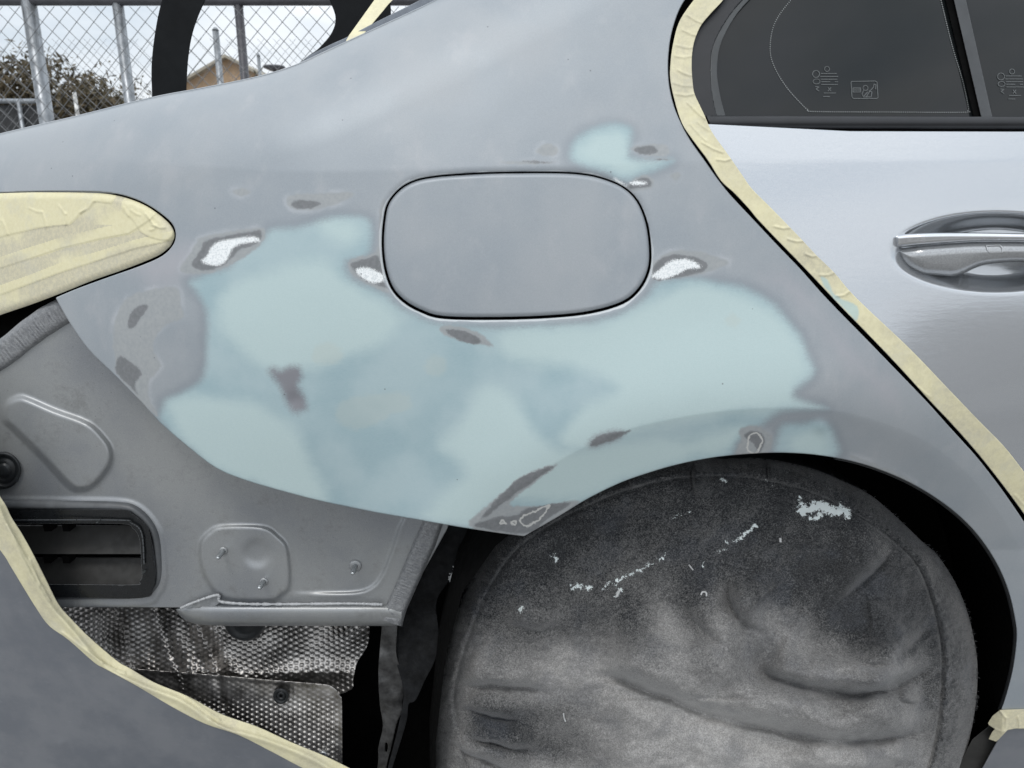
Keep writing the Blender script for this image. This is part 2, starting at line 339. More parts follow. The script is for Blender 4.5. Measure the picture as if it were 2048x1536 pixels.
# ------------------------------------------------------------------ paint materials
def flake(m, base, k=.05):
    n = m.noise(2600, 2, .6); return m.mix(m.rng(n, .3, .7), tuple(x*(1-k) for x in base), tuple(x*(1+k) for x in base))
def sanded(layers):
    m = NT('sanded_silver_paint' if not layers else 'sanded_panel')
    mott = m.noise(9, 4, .6); fine = m.noise(1500, 3, .65); mid = m.noise(240, 4, .6); scr = m.noise(300, 4, .7, m.co((1, 1, 9), (0, R(28), 0)))
    fr = m.noise(500, 2, .7, m.co((1, 1, 7), (0, R(10), 0)))
    col = m.mix(m.rng(mott, .35, .68), (.300, .334, .362), (.352, .378, .398))
    col = m.mix(m.math('MULTIPLY', m.rng(m.noise(26, 5, .65, m.co((1, 1, .6), (0, R(-35), 0))), .52, .72), .30), col, (.45, .455, .465))
    col = m.mix(m.rng(fine, .3, .7), m.mix(.07, col, (.1, .1, .12)), m.mix(.09, col, (.75, .76, .8)))
    rough = m.rng(mott, .3, .7, .40, .50)
    if layers:
        fe = m.attr('filler'); fp = m.attr('pale'); g1 = m.attr('primer'); g2 = m.attr('basecoat'); br = m.attr('brown'); ba = m.attr('bare'); be = m.attr('beige'); gd = m.attr('gapd'); ct = m.attr('contour')
        sft = m.add(m.cen(m.noise(34, 5, .6), 30), m.cen(m.noise(60, 4, .7, m.co((1, 1, 4.5), (0, R(-32), 0))), 16)); frn = m.cen(fr, 26); fin = m.cen(fine, 7); mdn = m.add(m.cen(mid, 8), m.cen(m.noise(90, 3, .6), 9))
        scuff = m.attr('scuff'); f = m.math('MULTIPLY', m.rng(m.add(scuff, m.cen(m.noise(30, 5, .7, m.co((1, 1, .5), (0, R(-40), 0))), 90)), -20, 60), .55)
        col = m.mix(f, col, (.45, .435, .46))
        # scuffed pale halo round the rubbed-through spots
        h = m.add(g1, frn); halo = m.math('MULTIPLY', m.rng(h, -11, -2), m.rng(m.noise(45, 3), .4, .62, .05, .38)); col = m.mix(halo, col, (.55, .565, .59))
        s1 = m.add(fe, m.math('MULTIPLY', sft, .45), frn)
        smud = m.math('MULTIPLY', m.rng(s1, -24, 2), .50); col = m.mix(smud, col, (.225, .255, .285))
        fm = m.rng(s1, -8, 15); thin = m.mix(m.rng(m.noise(16, 3), .35, .65), (.315, .435, .47), (.39, .50, .525))
        palec = m.mix(m.rng(fine, .25, .75), (.445, .56, .56), (.495, .61, .61))
        fil = m.mix(m.rng(m.add(fp, sft), -20, 22), thin, palec); fil = m.mix(m.rng(scr, .35, .65, 0.0, .09), fil, (.75, .8, .8)); fil = m.mix(m.rng(m.noise(420, 3, .7, m.co((1, 1, 8), (0, R(-38), 0))), .5, .75, 0.0, .10), fil, (.25, .33, .36))
        col = m.mix(fm, col, fil)
        col = m.mix(m.math('MULTIPLY', m.rng(m.add(be, mdn, sft), -4, 9), .30), col, (.50, .535, .48))
        col = m.mix(m.rng(m.add(g1, mdn, fin), -3, 3), col, m.mix(m.rng(mid, .3, .7), (.315, .335, .345), (.36, .375, .38)))
        col = m.mix(m.math('MULTIPLY', m.rng(m.add(br, mdn, frn), -16, 6), .9), col, (.215, .205, .225))
        col = m.mix(m.rng(m.add(g2, mdn, fin), -2.5, 2.5), col, m.mix(m.rng(mid, .3, .7), (.165, .175, .18), (.205, .21, .22)))
        cl = m.math('ABSOLUTE', m.add(ct, mdn)); col = m.mix(m.rng(cl, 2.6, .8), col, (.52, .52, .50))
        ed = m.math('MULTIPLY', m.rng(m.add(gd, m.cen(m.noise(50, 2), 8)), 3.6, 2.6), .6)
        col = m.mix(ed, col, (.62, .65, .66))
        bm = m.rng(m.add(ba, m.cen(m.noise(700, 4, .85), 22)), -3, 3)
        col = m.mix(bm, col, m.mix(m.rng(m.noise(600, 2, .7), .3, .6), (.66, .70, .71), (.90, .92, .92)))
        # fine dirt specks
        vs = m.n('ShaderNodeTexVoronoi'); vs.inputs['Scale'].default_value = 34; m.t.links.new(m.co(), vs.inputs['Vector'])
        sp = m.rng(vs.outputs['Distance'], .035, .02); col = m.mix(m.math('MULTIPLY', sp, .7), col, (.12, .13, .14))
        rough = m.mixf(fm, rough, .75); rough = m.mixf(bm, rough, .55)
    m.set(Base_Color=col, Roughness=rough, Metallic=.16 if not layers else m.mixf(m.math('MAXIMUM', fm, m.rng(g1, -3, 3)), .16, 0.0))
    m.b.inputs['Specular IOR Level'].default_value = .45
    m.bump(m.add(m.math('MULTIPLY', fine, .4), m.math('MULTIPLY', scr, .6)), .10, .0004)
    return m.m
M_PANEL = sanded(True); M_SAND = sanded(False)
def silver():
    m = NT('glossy_silver_paint'); n = m.noise(3000, 2, .5)
    dust_and_shade = m.rng(m.noise(120, 5, .7, m.co((1, 1, 5), (0, R(8), 0))), .45, .75)  # dusty streaks only on the door, they just change roughness
    col = m.mix(m.rng(n, .3, .7), (.52, .545, .575), (.61, .63, .655))
    m.set(Base_Color=col, Metallic=.80, Roughness=m.mixf(dust_and_shade, .19, .27)); m.b.inputs['Coat Weight'].default_value = .7; m.b.inputs['Coat Roughness'].default_value = .05
    m.bump(m.noise(110, 3, .55, m.co((.5, 1, 2.2))), .07, .0012)
    return m.m
M_SILVER = silver()
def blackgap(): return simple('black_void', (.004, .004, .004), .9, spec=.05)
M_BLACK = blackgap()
M_RUBBER = simple('black_rubber', (.018, .02, .022), .38, vs=90, bump=.25, bs=700, spec=.4)
M_TRIM = simple('satin_black_trim', (.012, .013, .016), .34, vs=40, bump=.05, bs=1500)
M_PLASTIC = simple('dull_grey_plastic', (.024, .0235, .022), .6, vs=45, var=.2, bump=.2, bs=1200)
M_STEEL = simple('stud_steel', (.50, .52, .53), .3, metal=.9, vs=300, bump=.2)
def innerpaint():
    m = NT('inner_panel_paint'); big = m.noise(7, 4, .6); fine = m.noise(1900, 2, .6)
    col = m.mix(m.rng(big, .32, .68), (.25, .265, .285), (.35, .36, .36))
    col = m.mix(m.rng(fine, .3, .7), m.mix(.14, col, (.03, .03, .03)), m.mix(.10, col, (.8, .8, .8)))
    v = m.n('ShaderNodeTexVoronoi'); v.inputs['Scale'].default_value = 90; m.t.links.new(m.co(), v.inputs['Vector'])
    col = m.mix(m.math('MULTIPLY', m.rng(v.outputs['Distance'], .06, .03), .6), col, (.08, .08, .08))
    col = m.mix(m.rng(m.noise(28, 6, .75), .5, .72, 0.0, .38), col, (.14, .14, .14)); col = m.mix(m.rng(m.noise(60, 5, .8, m.co((1, 1, 6), (0, R(20), 0))), .62, .8, 0.0, .5), col, (.5, .5, .5))
    m.set(Base_Color=col, Roughness=m.rng(big, .3, .7, .30, .42), Metallic=.5); m.bump(m.add(m.noise(420, 4, .6), m.math('MULTIPLY', fine, .5)), .14, .0006)
    return m.m
M_INNER = innerpaint()
def sealer():
    m = NT('brushed_seam_sealer'); st = m.noise(260, 4, .6, m.co((1, 1, 1)), 1.0)
    m.set(Base_Color=m.mix(m.rng(st, .3, .7), (.17, .175, .185), (.27, .275, .28)), Roughness=.38, Metallic=.2)
    m.bump(m.add(m.attr('strokes'), m.math('MULTIPLY', st, .5)), .8, .0016); return m.m
M_SEAL = sealer()
def tape_mat():
    m = NT('masking_tape'); cp = m.noise(900, 3, .6, m.co((1, 1, 1))); blot = m.noise(260, 5, .75); lay = m.attr('layers'); stn = m.attr('stain')
    one = m.mix(m.rng(blot, .4, .62), (.55, .515, .385), (.65, .60, .43)); two = m.mix(m.rng(blot, .3, .7), (.71, .655, .42), (.77, .72, .49))
    col = m.mix(m.rng(m.add(lay, m.cen(m.noise(60, 4), .7)), .3, .9), one, two)
    col = m.mix(m.math('MULTIPLY', m.rng(m.noise(26, 5, .7), .5, .75), .45), col, (.55, .54, .47))
    col = m.mix(m.math('MULTIPLY', m.rng(m.add(stn, m.cen(m.noise(130, 3), 8)), -2, 4), .75), col, (.43, .58, .58))
    m.set(Base_Color=col, Roughness=.62); m.b.inputs['Specular IOR Level'].default_value = .35
    m.bump(m.add(cp, m.math('MULTIPLY', m.noise(2400, 2, .5), .5)), .30, .0005); return m.m
M_TAPE = tape_mat()
def foil():
    m = NT('dimpled_aluminium'); n = m.noise(35, 4, .6)
    m.set(Base_Color=m.mix(m.rng(n, .35, .7), (.30, .285, .27), (.56, .54, .52)), Metallic=1.0, Roughness=m.rng(n, .3, .7, .36, .48))
    m.bump(m.noise(320, 3, .6), .12, .0008); return m.m
M_FOIL = foil()
def cloth():
    m = NT('grimy_cotton'); dust_and_shade = m.attr('dust_and_shade'); pnt = m.attr('paint'); fuzz = m.noise(560, 4, .85); cl = m.noise(170, 5, .75); mid = m.noise(24, 5, .65)
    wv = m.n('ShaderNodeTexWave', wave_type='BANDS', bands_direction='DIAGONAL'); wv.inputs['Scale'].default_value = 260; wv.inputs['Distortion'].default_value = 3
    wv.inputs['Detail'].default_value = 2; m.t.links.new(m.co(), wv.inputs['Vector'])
    d = m.rng(m.add(dust_and_shade, m.cen(mid, .55), m.cen(cl, .50), m.cen(fuzz, .85)), .05, 1.15, smooth=False)
    col = m.mix(d, (.010, .012, .015), (.56, .545, .525))  # colour carries the arch's shade as well as grime
    col = m.mix(m.math('MULTIPLY', m.rng(m.noise(20, 3), .5, .7), .3), col, (.055, .065, .085))
    col = m.mix(m.rng(fuzz, .36, .72), m.mix(.35, col, (.01, .01, .01)), m.mix(.13, col, (.6, .6, .6)))
    pm = m.rng(m.add(pnt, m.cen(m.noise(330, 4, .8), 44), m.cen(m.noise(150, 3, .6), 34)), .0, 1.2)
    col = m.mix(pm, col, (.74, .80, .80))
    m.set(Base_Color=col, Roughness=.95); m.b.inputs['Specular IOR Level'].default_value = .1
    m.b.inputs['Sheen Weight'].default_value = .3; m.b.inputs['Sheen Roughness'].default_value = .5
    m.bump(m.add(m.math('MULTIPLY', wv.outputs['Fac'], .25), fuzz, m.math('MULTIPLY', cl, .9)), .55, .0010); return m.m
M_CLOTH = cloth()
def glassm():
    m = NT('tinted_glass'); m.set(Base_Color=m.mix(m.rng(m.noise(6, 3), .35, .65), (.008, .010, .010), (.014, .016, .018)), Roughness=.06); m.b.inputs['Specular IOR Level'].default_value = .36
    return m.m
M_GLASS = glassm()
M_MARK = simple('ceramic_print_grey', (.10, .108, .11), .4, vs=200)
M_CHROME = simple('chrome', (.80, .81, .83), .07, metal=1.0, var=.03)
M_DARKSTEEL = simple('oily_bracket_metal', (.06, .06, .06), .38, metal=.5, var=.5, vs=70, bump=.5, bs=120, bd=.002)
M_FELT = simple('black_felt', (.008, .0085, .0095), .8, var=.5, vs=60, bump=.8, bs=900, bd=.001, spec=.25)
M_FELTW = simple('dusty_white_edge', (.55, .56, .56), .8, vs=400)
M_BUMPER = None
def bumperm():
    m = NT('dusty_bumper_paint'); n = m.noise(14, 5, .65); sc = m.noise(60, 5, .8, m.co((1, 1, 3), (0, R(35), 0)))
    col = m.mix(m.rng(n, .35, .65), (.175, .188, .212), (.225, .235, .255)); col = m.mix(m.math('MULTIPLY', m.rng(sc, .56, .8), .25), col, (.4, .42, .45))
    m.set(Base_Color=col, Roughness=m.rng(n, .3, .7, .34, .46), Metallic=.25); m.bump(m.noise(1600, 2, .6), .08, .0004); return m.m
M_BUMPER = bumperm()
# ================================================================== THE CAR
car = empty('silver_car', (.1, .9, 0), 'silver sedan being repaired, its flank sanded and patched with pale blue-green filler, bumper corner taped', 'car')
lay = {'filler': lambda u, v: usdf(u, v, FILLER, 60), 'pale': lambda u, v: usdf(u, v, PALE, 60), 'primer': lambda u, v: usdf(u, v, G1, 30),
       'basecoat': lambda u, v: usdf(u, v, G2, 20), 'brown': lambda u, v: usdf(u, v, BROWN, 30), 'bare': lambda u, v: usdf(u, v, BARE, 20),
       'beige': lambda u, v: usdf(u, v, BEIGE, 30), 'gapd': lambda u, v: np.minimum(-sdf(u, v, FUEL, 40), 40)+2.5*np.clip((500-v)/60, 0, 1)*(u > 820),
       'contour': lambda u, v: usdf(u, v, CONT, 20),
       'scuff': lambda u, v: usdf(u, v, [C((1500,560),(1580,600),(1640,680),(1700,760),(1800,830),(1800,780),(1720,690),(1640,600),(1560,540)), C((230,500),(400,480),(380,560),(300,600))], 80)}
def panelY(u, v):
    y = bodyY(u, v); s = segdist(np.asarray(u, float), np.asarray(v, float), SIL[::2], False)
    q = np.clip(1-s/170, 0, .985); amt = sm(-np.asarray(u, float), -1150, -650)
    y = y+.05*(1-np.sqrt(1-q*q))
    # rolled edges of the fuel opening, stud dent and filler swell
    d = np.clip(-sdf(u, v, FUEL, 12), 0, 12); y = y+.0012*(1-d/12)**2
    y = y+.0012*lattice_noise(u, v, 210, 3)+.0004*lattice_noise(u, v, 60, 5)
    y = y+.002*np.exp(-((np.asarray(u)-590)**2+(np.asarray(v)-800)**2)/250.)-.0022*np.exp(-((np.asarray(u)-1642)**2+(np.asarray(v)-852)**2)/200.)
    return y
print('panel')
relief('quarter_panel', [PANEL], panelY, 2.2, M_PANEL, car, holes=[FUEL], lip=((.8, .0007), (1.3, .0022), (.4, .014)), attrs=lay)
# the shoulder carries on over the top of the car, out of sight
sv = []; sf = []
ys = panelY(SIL[:, 0], SIL[:, 1]+2)
for k, (dy, dz) in enumerate(((0, 0), (.012, .001), (.06, -.004), (.25, -.012), (1.05, -.03))):
    q = P(SIL[:, 0], SIL[:, 1]+.3, ys); q[:, 1] += dy; q[:, 2] += dz; sv += q.tolist()
nS = len(SIL)
for k in range(4):
    for i in range(nS-1): sf.append((k*nS+i, k*nS+i+1, (k+1)*nS+i+1, (k+1)*nS+i))
link('shoulder_top', sv, sf, M_SAND, car)
fd = relief('fuel_door', [FUEL_IN], lambda u, v: panelY(u, v)*0+bodyY(u, v)+.0008+.0022*np.clip(1-sdf(u, v, FUEL_IN, 40)/7., 0, 1)**2, 2.2, M_SAND, car, lip=((.7, .001), (.9, .003), (.2, .012)))
fd['label'] = 'evenly sanded grey fuel filler door'
hg = relief('hinge', [C((800,470),(812,470),(812,530),(800,530))], lambda u, v: bodyY(u, v)+.018, 3, M_BLACK, fd, lip=((0, .004),))
relief('fuel_opening_rim', [shrink(FUEL, -7)], lambda u, v: bodyY(u, v)+.015, 8, M_BLACK, car, lip=())
# ---- rear door
TL = CR([(1560,-170),(1470,-95),(1415,-30),(1388,0),(1359,43),(1346,90),(1341,130),(1341,160),(1349,199),(1364,246),(1386,280),(1416,320),(1442,361),(1469,386),(1498,417),(1517,440),(1560,485),
         (1600,526),(1639,567),(1686,617),(1740,672),(1800,735),(1858,799),(1896,839),(1934,881),(1967,920),(2010,975),(2055,1037),(2098,1105),(2150,1205),(2188,1315),(2198,1420)], False, 4)
TR_ = CR([(1600,-150),(1530,-95),(1470,-35),(1446,0),(1422,26),(1405,46),(1396,62),(1388,84),(1384,107),(1383,130),(1384,153),(1388,185),(1399,210),(1409,231),(1423,263),(1447,297),(1462,318),(1484,350),(1504,378),(1540,414),(1578,453),
         (1605,481),(1632,510),(1668,545),(1698,581),(1734,617),(1779,659),(1826,704),(1891,772),(1956,840),(2008,893),(2050,946),(2110,1020),(2180,1120),(2230,1240),(2250,1330),(2255,1420)], False, 4)
iBelt = int(np.argmin(np.abs(TL[:, 1]-250)))
DOORP = np.concatenate([TL[iBelt:], [[2700,1420],[2700,264],[2400,264],[2048,264],[1700,263]]])
CUP = (1992., 505.)
def cupd(u, v): return 1-np.sqrt(((np.asarray(u)-CUP[0])/207)**2+((np.asarray(v)-CUP[1])/80)**2)
def doorY(u, v):
    u = np.asarray(u, float); v = np.asarray(v, float)
    y = bodyY(u, v)+.0012; d = cupd(u, v)
    y = y+.030*sm(d, -.05, .42)
    return y
print('door')
door = relief('rear_door', [DOORP], doorY, 4.0, M_SILVER, car, lip=((.8, .0008), (1.2, .003), (.4, .016)))
door['label'] = 'glossy untouched silver door with cupped handle'
HC = CR([(1790,477),(1790,477),(1796,470),(1853,466),(1921,465),(2048,467),(2150,470),(2190,476),(2190,476),(2190,484),(2190,484),(2048,482),(1960,482),(1902,485),(1840,490),(1791,496),(1791,496)], True, 4)
HB = CR([(1791,497),(1791,497),(1840,491),(1902,486),(1960,483),(2048,483),(2190,485),(2205,498),(2195,530),(2150,550),(2120,545),(2090,530),(2048,525),(2010,526),(1970,530),(1948,537),(1931,545),(1908,552),(1880,551),(1843,547),(1814,535),(1800,520)], True, 4)
hY0 = float(bodyY(1900, 505))-.012
def handleY(poly, k, r):
    def f(u, v):
        s = np.clip(sdf(u, v, poly, 60), 0, r); return hY0+.02*((np.asarray(v)-480)/100.)*.5+k*(1-np.sqrt(1-(1-s/r)**2*.97))+.012*np.clip((1850-np.asarray(u))/62., 0, 1)**1.4
    return f
hb = relief('door_handle', [HB], handleY(HB, .014, 30), 1.6, simple('handle_paint', (.44, .45, .46), .20, metal=.6, vs=800, coat=.6), door, lip=((.3, .004), (0, .012), (-3, .03)))
hc = relief('chrome_strip', [HC], handleY(HC, .007, 9), 1.5, M_CHROME, hb, lip=((.2, .002), (0, .005)))
def ribbon(name, paths, wpx, Yf, mat, parent, dots=None, th=.00012):
    mb = MB()
    for p in paths:
        p = np.array(p, float)
        for a, b in zip(p[:-1], p[1:]):
            d = b-a; L = np.hypot(*d)
            if L < 1e-6: continue
            n = np.array([-d[1], d[0]])/L*wpx/2; e = d/L*wpx*.25
            q = np.array([a-e-n, b+e-n, b+e+n, a-e+n]); f = P(q[:, 0], q[:, 1], Yf(q[:, 0], q[:, 1])-th); g = P(q[:, 0], q[:, 1], Yf(q[:, 0], q[:, 1]))
            mb.add(list(f)+list(g), [(0,3,2,1),(0,1,5,4),(1,2,6,5),(2,3,7,6),(3,0,4,7)])
    return mb.build(name, mat, parent, False)
sens = [(1973,491),(2000,490),(2005,495),(2005,504),(1980,505),(1975,500),(1973,491)]
ribbon('lock_sensor', [sens], 1.6, handleY(HB, .012, 26), simple('sensor_groove', (.55, .56, .57), .3, metal=.6), hb)
# grip pocket behind the handle
# ---- belt trim, seals and glass
def gl(off): return lambda u, v: bodyY(u, v)+off
def belt(u): return 231+(np.asarray(u)-1421)/627*3
trim = relief('belt_trim', [np.array([[1412,231],[1421,231],[1700,232.3],[2048,234],[2700,237],[2700,261],[2048,258.5],[1424,257]])], lambda u, v: bodyY(u, 262)+.004+.004*((np.asarray(v)-246)/13)**2, 3, M_TRIM, door, lip=((.3, .002), (0, .008)))
relief('belt_seal', [np.array([[1395,256],[2048,257.5],[2700,260],[2700,268],[2048,267],[1405,266]])], lambda u, v: bodyY(u, 262)+.009, 4, M_BLACK, door, lip=())
QG = CR([(1452,233),(1452,233),(1434,142),(1441,89),(1468,36),(1500,-2),(1560,-60),(1640,-110),(1760,-140),(1850,-145),(1850,-145),(1891,0),(1948,234),(1948,234)], True, 5)
gls = relief('quarter_glass', [shrink(QG, -7)], gl(.012), 6, M_GLASS, door, lip=((0, .004),))
SEAL = np.concatenate([CR([(1434,236),(1425,196),(1420,142),(1427,89),(1455,36),(1484,0),(1550,-70),(1630,-125)], False, 4), CR([(1640,-110),(1560,-60),(1500,-2),(1468,36),(1441,89),(1434,142),(1440,190),(1452,236)], False, 4)])
relief('glass_seal', [SEAL], gl(.009), 3, simple('grey_seal', (.05, .055, .058), .35, vs=50), door, lip=((0, .003),))
SUR = np.concatenate([CR([(1372,240),(1348,190),(1342,140),(1350,80),(1375,20),(1420,-40),(1500,-110),(1600,-160)], False, 4), CR([(1630,-125),(1550,-70),(1484,0),(1455,36),(1427,89),(1420,142),(1425,196),(1434,236)], False, 4)])
relief('window_surround', [SUR], gl(.008), 4, M_TRIM, door, lip=((0, .004),))
relief('divider_seal', [np.array([[1850,-145],[1868,-145],[1908,0],[1963,236],[1948,236],[1891,0]])], gl(.009), 3, M_BLACK, door, lip=((0, .003),))
relief('window_divider', [np.array([[1868,-145],[1895,-145],[1932,0],[1985,236],[1963,236],[1908,0]])], gl(.006), 3, simple('divider_grey', (.05, .054, .058), .35, vs=40), door, lip=((0, .004),))
g2o = relief('door_glass', [np.array([[1885,-145],[2700,-145],[2700,238],[1980,236],[1925,0]])], gl(.011), 8, M_GLASS, door, lip=((0, .004),))
# printed marks on the glass
GY = gl(.0115)
dots = CR([(1595,-15),(1582,0),(1562,25),(1548,50),(1541,82),(1542,114),(1555,146),(1576,178),(1605,210),(1616,219),(1630,223),(1780,224),(1925,224.5),(1936,221),(1936,210),(1925,160),(1904,89),(1882,0),(1878,-15)], False, 14)
L = np.concatenate([[0], np.cumsum(np.hypot(*np.diff(dots, axis=0).T))]); nn = int(L[-1]/4.3); dd = MB()
for k in range(nn):
    s = k*4.3; x = np.interp(s, L, dots[:, 0]); y = np.interp(s, L, dots[:, 1]); r = 1.25
    q = np.array([(x-r, y-r*.4), (x-r*.2, y-r), (x+r, y-r*.2), (x+r*.4, y+r), (x-r*.6, y+r*.9)]); dd.add(list(P(q[:, 0], q[:, 1], GY(q[:, 0], q[:, 1])-.0002)), [(4,3,2,1,0)])
dd.build('dotted_print', simple('print_dots', (.22, .23, .23), .5), gls, False)
def circ(x, y, r, n=14, ry=None): return [(x+r*math.cos(2*math.pi*k/n), y+(ry or r)*math.sin(2*math.pi*k/n)) for k in range(n+1)]
def marks(ox, oy, k=1.0):
    ps = [circ(ox+54*k, oy+18*k, 5*k), circ(ox+32*k, oy+28*k, 7*k), circ(ox+33*k, oy+43*k, 7*k, ry=5*k)]
    for r, (x0, x1, y) in enumerate(((42, 73, 27), (41, 76, 33), (42, 76, 38.5), (43, 60, 43.5), (70, 76, 43.5), (43, 77, 49), (48, 72, 66), (47, 60, 73))):
        x = x0
        while x < x1-1:
            e = min(x1, x+random.uniform(1.2, 5)); ps.append([(ox+x*k, oy+y*k), (ox+e*k, oy+y*k)]); x = e+random.uniform(.5, 1.2)
    ps += [[(ox+31*k, oy+53*k), (ox+38*k, oy+54*k), (ox+32*k, oy+58*k), (ox+38*k, oy+62*k)], [(ox+56*k, oy+55*k), (ox+62*k, oy+62*k)], [(ox+62*k, oy+55*k), (ox+56*k, oy+62*k)]]
    return ps
ribbon('approval_print', marks(1600, 120), 1.5, GY, M_MARK, gls, th=.00006)
air = [[(1703,163),(1750,162),(1754,164),(1756,195),(1753,197),(1707,197),(1704,194),(1702,165),(1703,163)], circ(1731,176,5), [(1727,181),(1724,188),(1727,194),(1742,194),(1744,184),(1738,182)],
       [(1728,192),(1735,184)], [(1733,193),(1741,180)], [(1742,180),(1747,174),(1748,168),(1752,170),(1751,178)], [(1706,176),(1721,176),(1721,184),(1706,184),(1706,176)], [(1708,180),(1716,180)], [(1718,178),(1718,182)]]
ribbon('airbag_print', air, 1.5, GY, M_MARK, gls, th=.00006)
ribbon('approval_print', marks(1970, 125), 1.5, gl(.0105), M_MARK, g2o, th=.00006)
# ---- rear window surround strip along the pillar
ST = np.concatenate([CR([(560,143),(606,122),(620,110),(661,89),(692,75),(744,48),(780,30),(840,0),(900,-32)], False, 4), CR([(960,-40),(872,3),(816,30),(770,52),(721,78),(640,112),(606,128),(560,147)], False, 4)])
relief('rear_window_trim', [ST], lambda u, v: panelY(u, v)*0+float(panelY(700, 85))+.03+.00004*(700-np.asarray(u)), 3, simple('grey_trim', (.20, .22, .25), .25, metal=.4, coat=.5), car, lip=((0, .02),))
# ---- raised boot lid seen from its edge
LID = CR([(312,430),(304,270),(304,197),(303,132),(310,66),(324,0),(350,-70),(410,-130),(510,-165),(640,-172),(735,-150),(775,-90),(780,-20),(779,90),(740,260),(600,290),(530,200),(606,121),(637,97),(663,66),(671,35),(659,0),(640,-50),(595,-92),(530,-98),(470,-65),(430,-30),(411,0),(388,57),(377,114),(373,190),(376,270),(382,430)], True, 5)
relief('boot_lid', [LID], lambda u, v: 1.12+0*np.asarray(u), 4, simple('boot_liner_black', (.007, .008, .009), .6, vs=30, spec=.15), car, lip=((0, .001), (0, .030)))
# ---- inner rear structure
IY = .792
INP = np.array([[-420,560],[0,600],[200,560],[700,980],[900,1030],[893,1060],[805,1218],[800,1214],[-420,1214]], float)
INP = np.concatenate([CR([(-420,860),(-100,750),(0,678),(60,636),(105,606),(150,592),(240,600)], False, 3), [[400,800],[700,960],[905,1030],[893,1060],[806,1216],[-420,1212]]])
B1 = C((8,820),(16,804),(38,794),(58,798),(109,820),(175,845),(208,875),(223,902),(219,932),(191,968),(164,980),(137,971),(82,913),(27,859),(9,842))
B2 = C((401,1088),(419,1064),(445,1053),(524,1054),(556,1073),(575,1100),(579,1170),(560,1191),(540,1200),(461,1198),(428,1180),(404,1136))
VB = np.array([(-420,1000),(0,1000),(157,1002),(236,1004),(270,1011),(299,1034),(319,1068),(327,1115),(328,1160),(315,1187),(285,1206),(117,1209),(-420,1211)], float); VBs = CR([(-420,1000),(-420,1000)]+[tuple(x) for x in VB[1:]]+[(-420,1209),(-420,1209)], True, 4)
GRV = CR([(588,1186),(650,1187),(716,1185),(748,1172),(766,1148),(778,1118),(788,1091),(800,1055),(810,1035)], False, 5)
def innerY(u, v):
    u = np.asarray(u, float); v = np.asarray(v, float); y = IY+.10*(np.clip(300-u, 0, 900)/900)**2-.00003*(v-900)
    y = y-.007*sm(sdf(u, v, B1, 40), -7, 9)
    y = y-.005*sm(sdf(u, v, B2, 40), -6, 6)
    r = np.hypot(u-514, v-1106); y = y+.004*np.exp(-(r/26)**4)
    d = segdist(u, v, GRV, False); side = sdf(u, v, np.concatenate([GRV, [[815,960],[300,960],[300,1186]]]), 50)
    y = y+(.004*sm(side, -4, 6)-.0008*np.exp(-((side+3)/4)**2))*sm(u, 560, 680)
    y = y-.0022*sm(sdf(u, v, VBs, 60), -10, -1)+.0010*lattice_noise(u, v, 180, 8)
    return y
VH = C((-420,1047),(-420,1047),(34,1047),(236,1047),(265,1056),(279,1077),(283,1126),(285,1151),(279,1163),(265,1170),(101,1169),(-420,1169),(-420,1169))
inner = relief('inner_rear_panel', [INP], innerY, 3, M_INNER, car, holes=[VH], lip=((.5, .001), (.5, .004), (0, .02)))
inner['label'] = 'bare grey inner sheet metal with pressed bosses'
# sealer beads
def bead(name, pts, wpx, hgt, parent, n=11, off=0.0, phase=1.0):
    c = CR(pts, False, 14); t = np.gradient(c, axis=0); t /= np.linalg.norm(t, axis=1)[:, None]; nr = np.stack([-t[:, 1], t[:, 0]], 1)
    L = np.concatenate([[0], np.cumsum(np.hypot(*np.diff(c, axis=0).T))]); vs = []; st = []
    wob = lattice_noise(L, L*0+3, 22, 9)*5; w_ = np.interp(L/L[-1], np.linspace(0, 1, len(wpx)), wpx)
    for k in range(n):
        a = k/(n-1)*2-1; q = c+nr*((w_+wob)*a/2)[:, None]
        rip = .0010*np.sin(L/2.3+3*a*a+5*lattice_noise(L, L*0+a*9, 16, 4))*(1-a*a)
        y = innerY(q[:, 0], q[:, 1])+off-hgt*np.sqrt(max(0, 1-a**4))-rip*phase; vs.append(P(q[:, 0], q[:, 1], y)); st.append(rip*400)
    m = len(c); V_ = np.concatenate(vs); fs = [(k*m+i, k*m+i+1, (k+1)*m+i+1, (k+1)*m+i) for k in range(n-1) for i in range(m-1)]
    return link(name, V_, fs, M_SEAL, parent, True, {'strokes': np.concatenate(st)})
bead('seam_sealer', [(-200,800),(-60,742),(0,712),(50,672),(95,640),(150,610),(200,590)], [60, 56, 52, 56, 50], .006, inner)
bead('seam_sealer', [(868,1040),(850,1085),(828,1135),(806,1185),(790,1222),(782,1246)], [40, 42, 42, 40, 42, 46], .008, inner)
# rolled bottom flange
fl = []; ff = []; uu = np.array([352, 360, 372, 390, 420, 470, 560, 660, 740, 790, 803.]); top = np.array([1218, 1212, 1209, 1207, 1209, 1209, 1209, 1209, 1209, 1209, 1214.]); bt = np.array([1220, 1232, 1242, 1248, 1251, 1252, 1252, 1252, 1252, 1252, 1249.])
nr_ = 12
for k in range(nr_):
    a = k/(nr_-1); v = top+(bt-top)*(.5-.5*math.cos(math.pi*a)); y = IY-.008-.012*math.sin(math.pi*a)+.004*a; y = y+np.interp(uu, [352, 372, 420], [.012, .006, 0])
    fl.append(P(uu, v, y))
for k in range(3):
    q = fl[nr_-1].copy(); q[:, 1] += .015*(k+1); fl.append(q)
m_ = len(uu); fs = [(k*m_+i, (k+1)*m_+i, (k+1)*m_+i+1, k*m_+i+1) for k in range(len(fl)-1) for i in range(m_-1)]
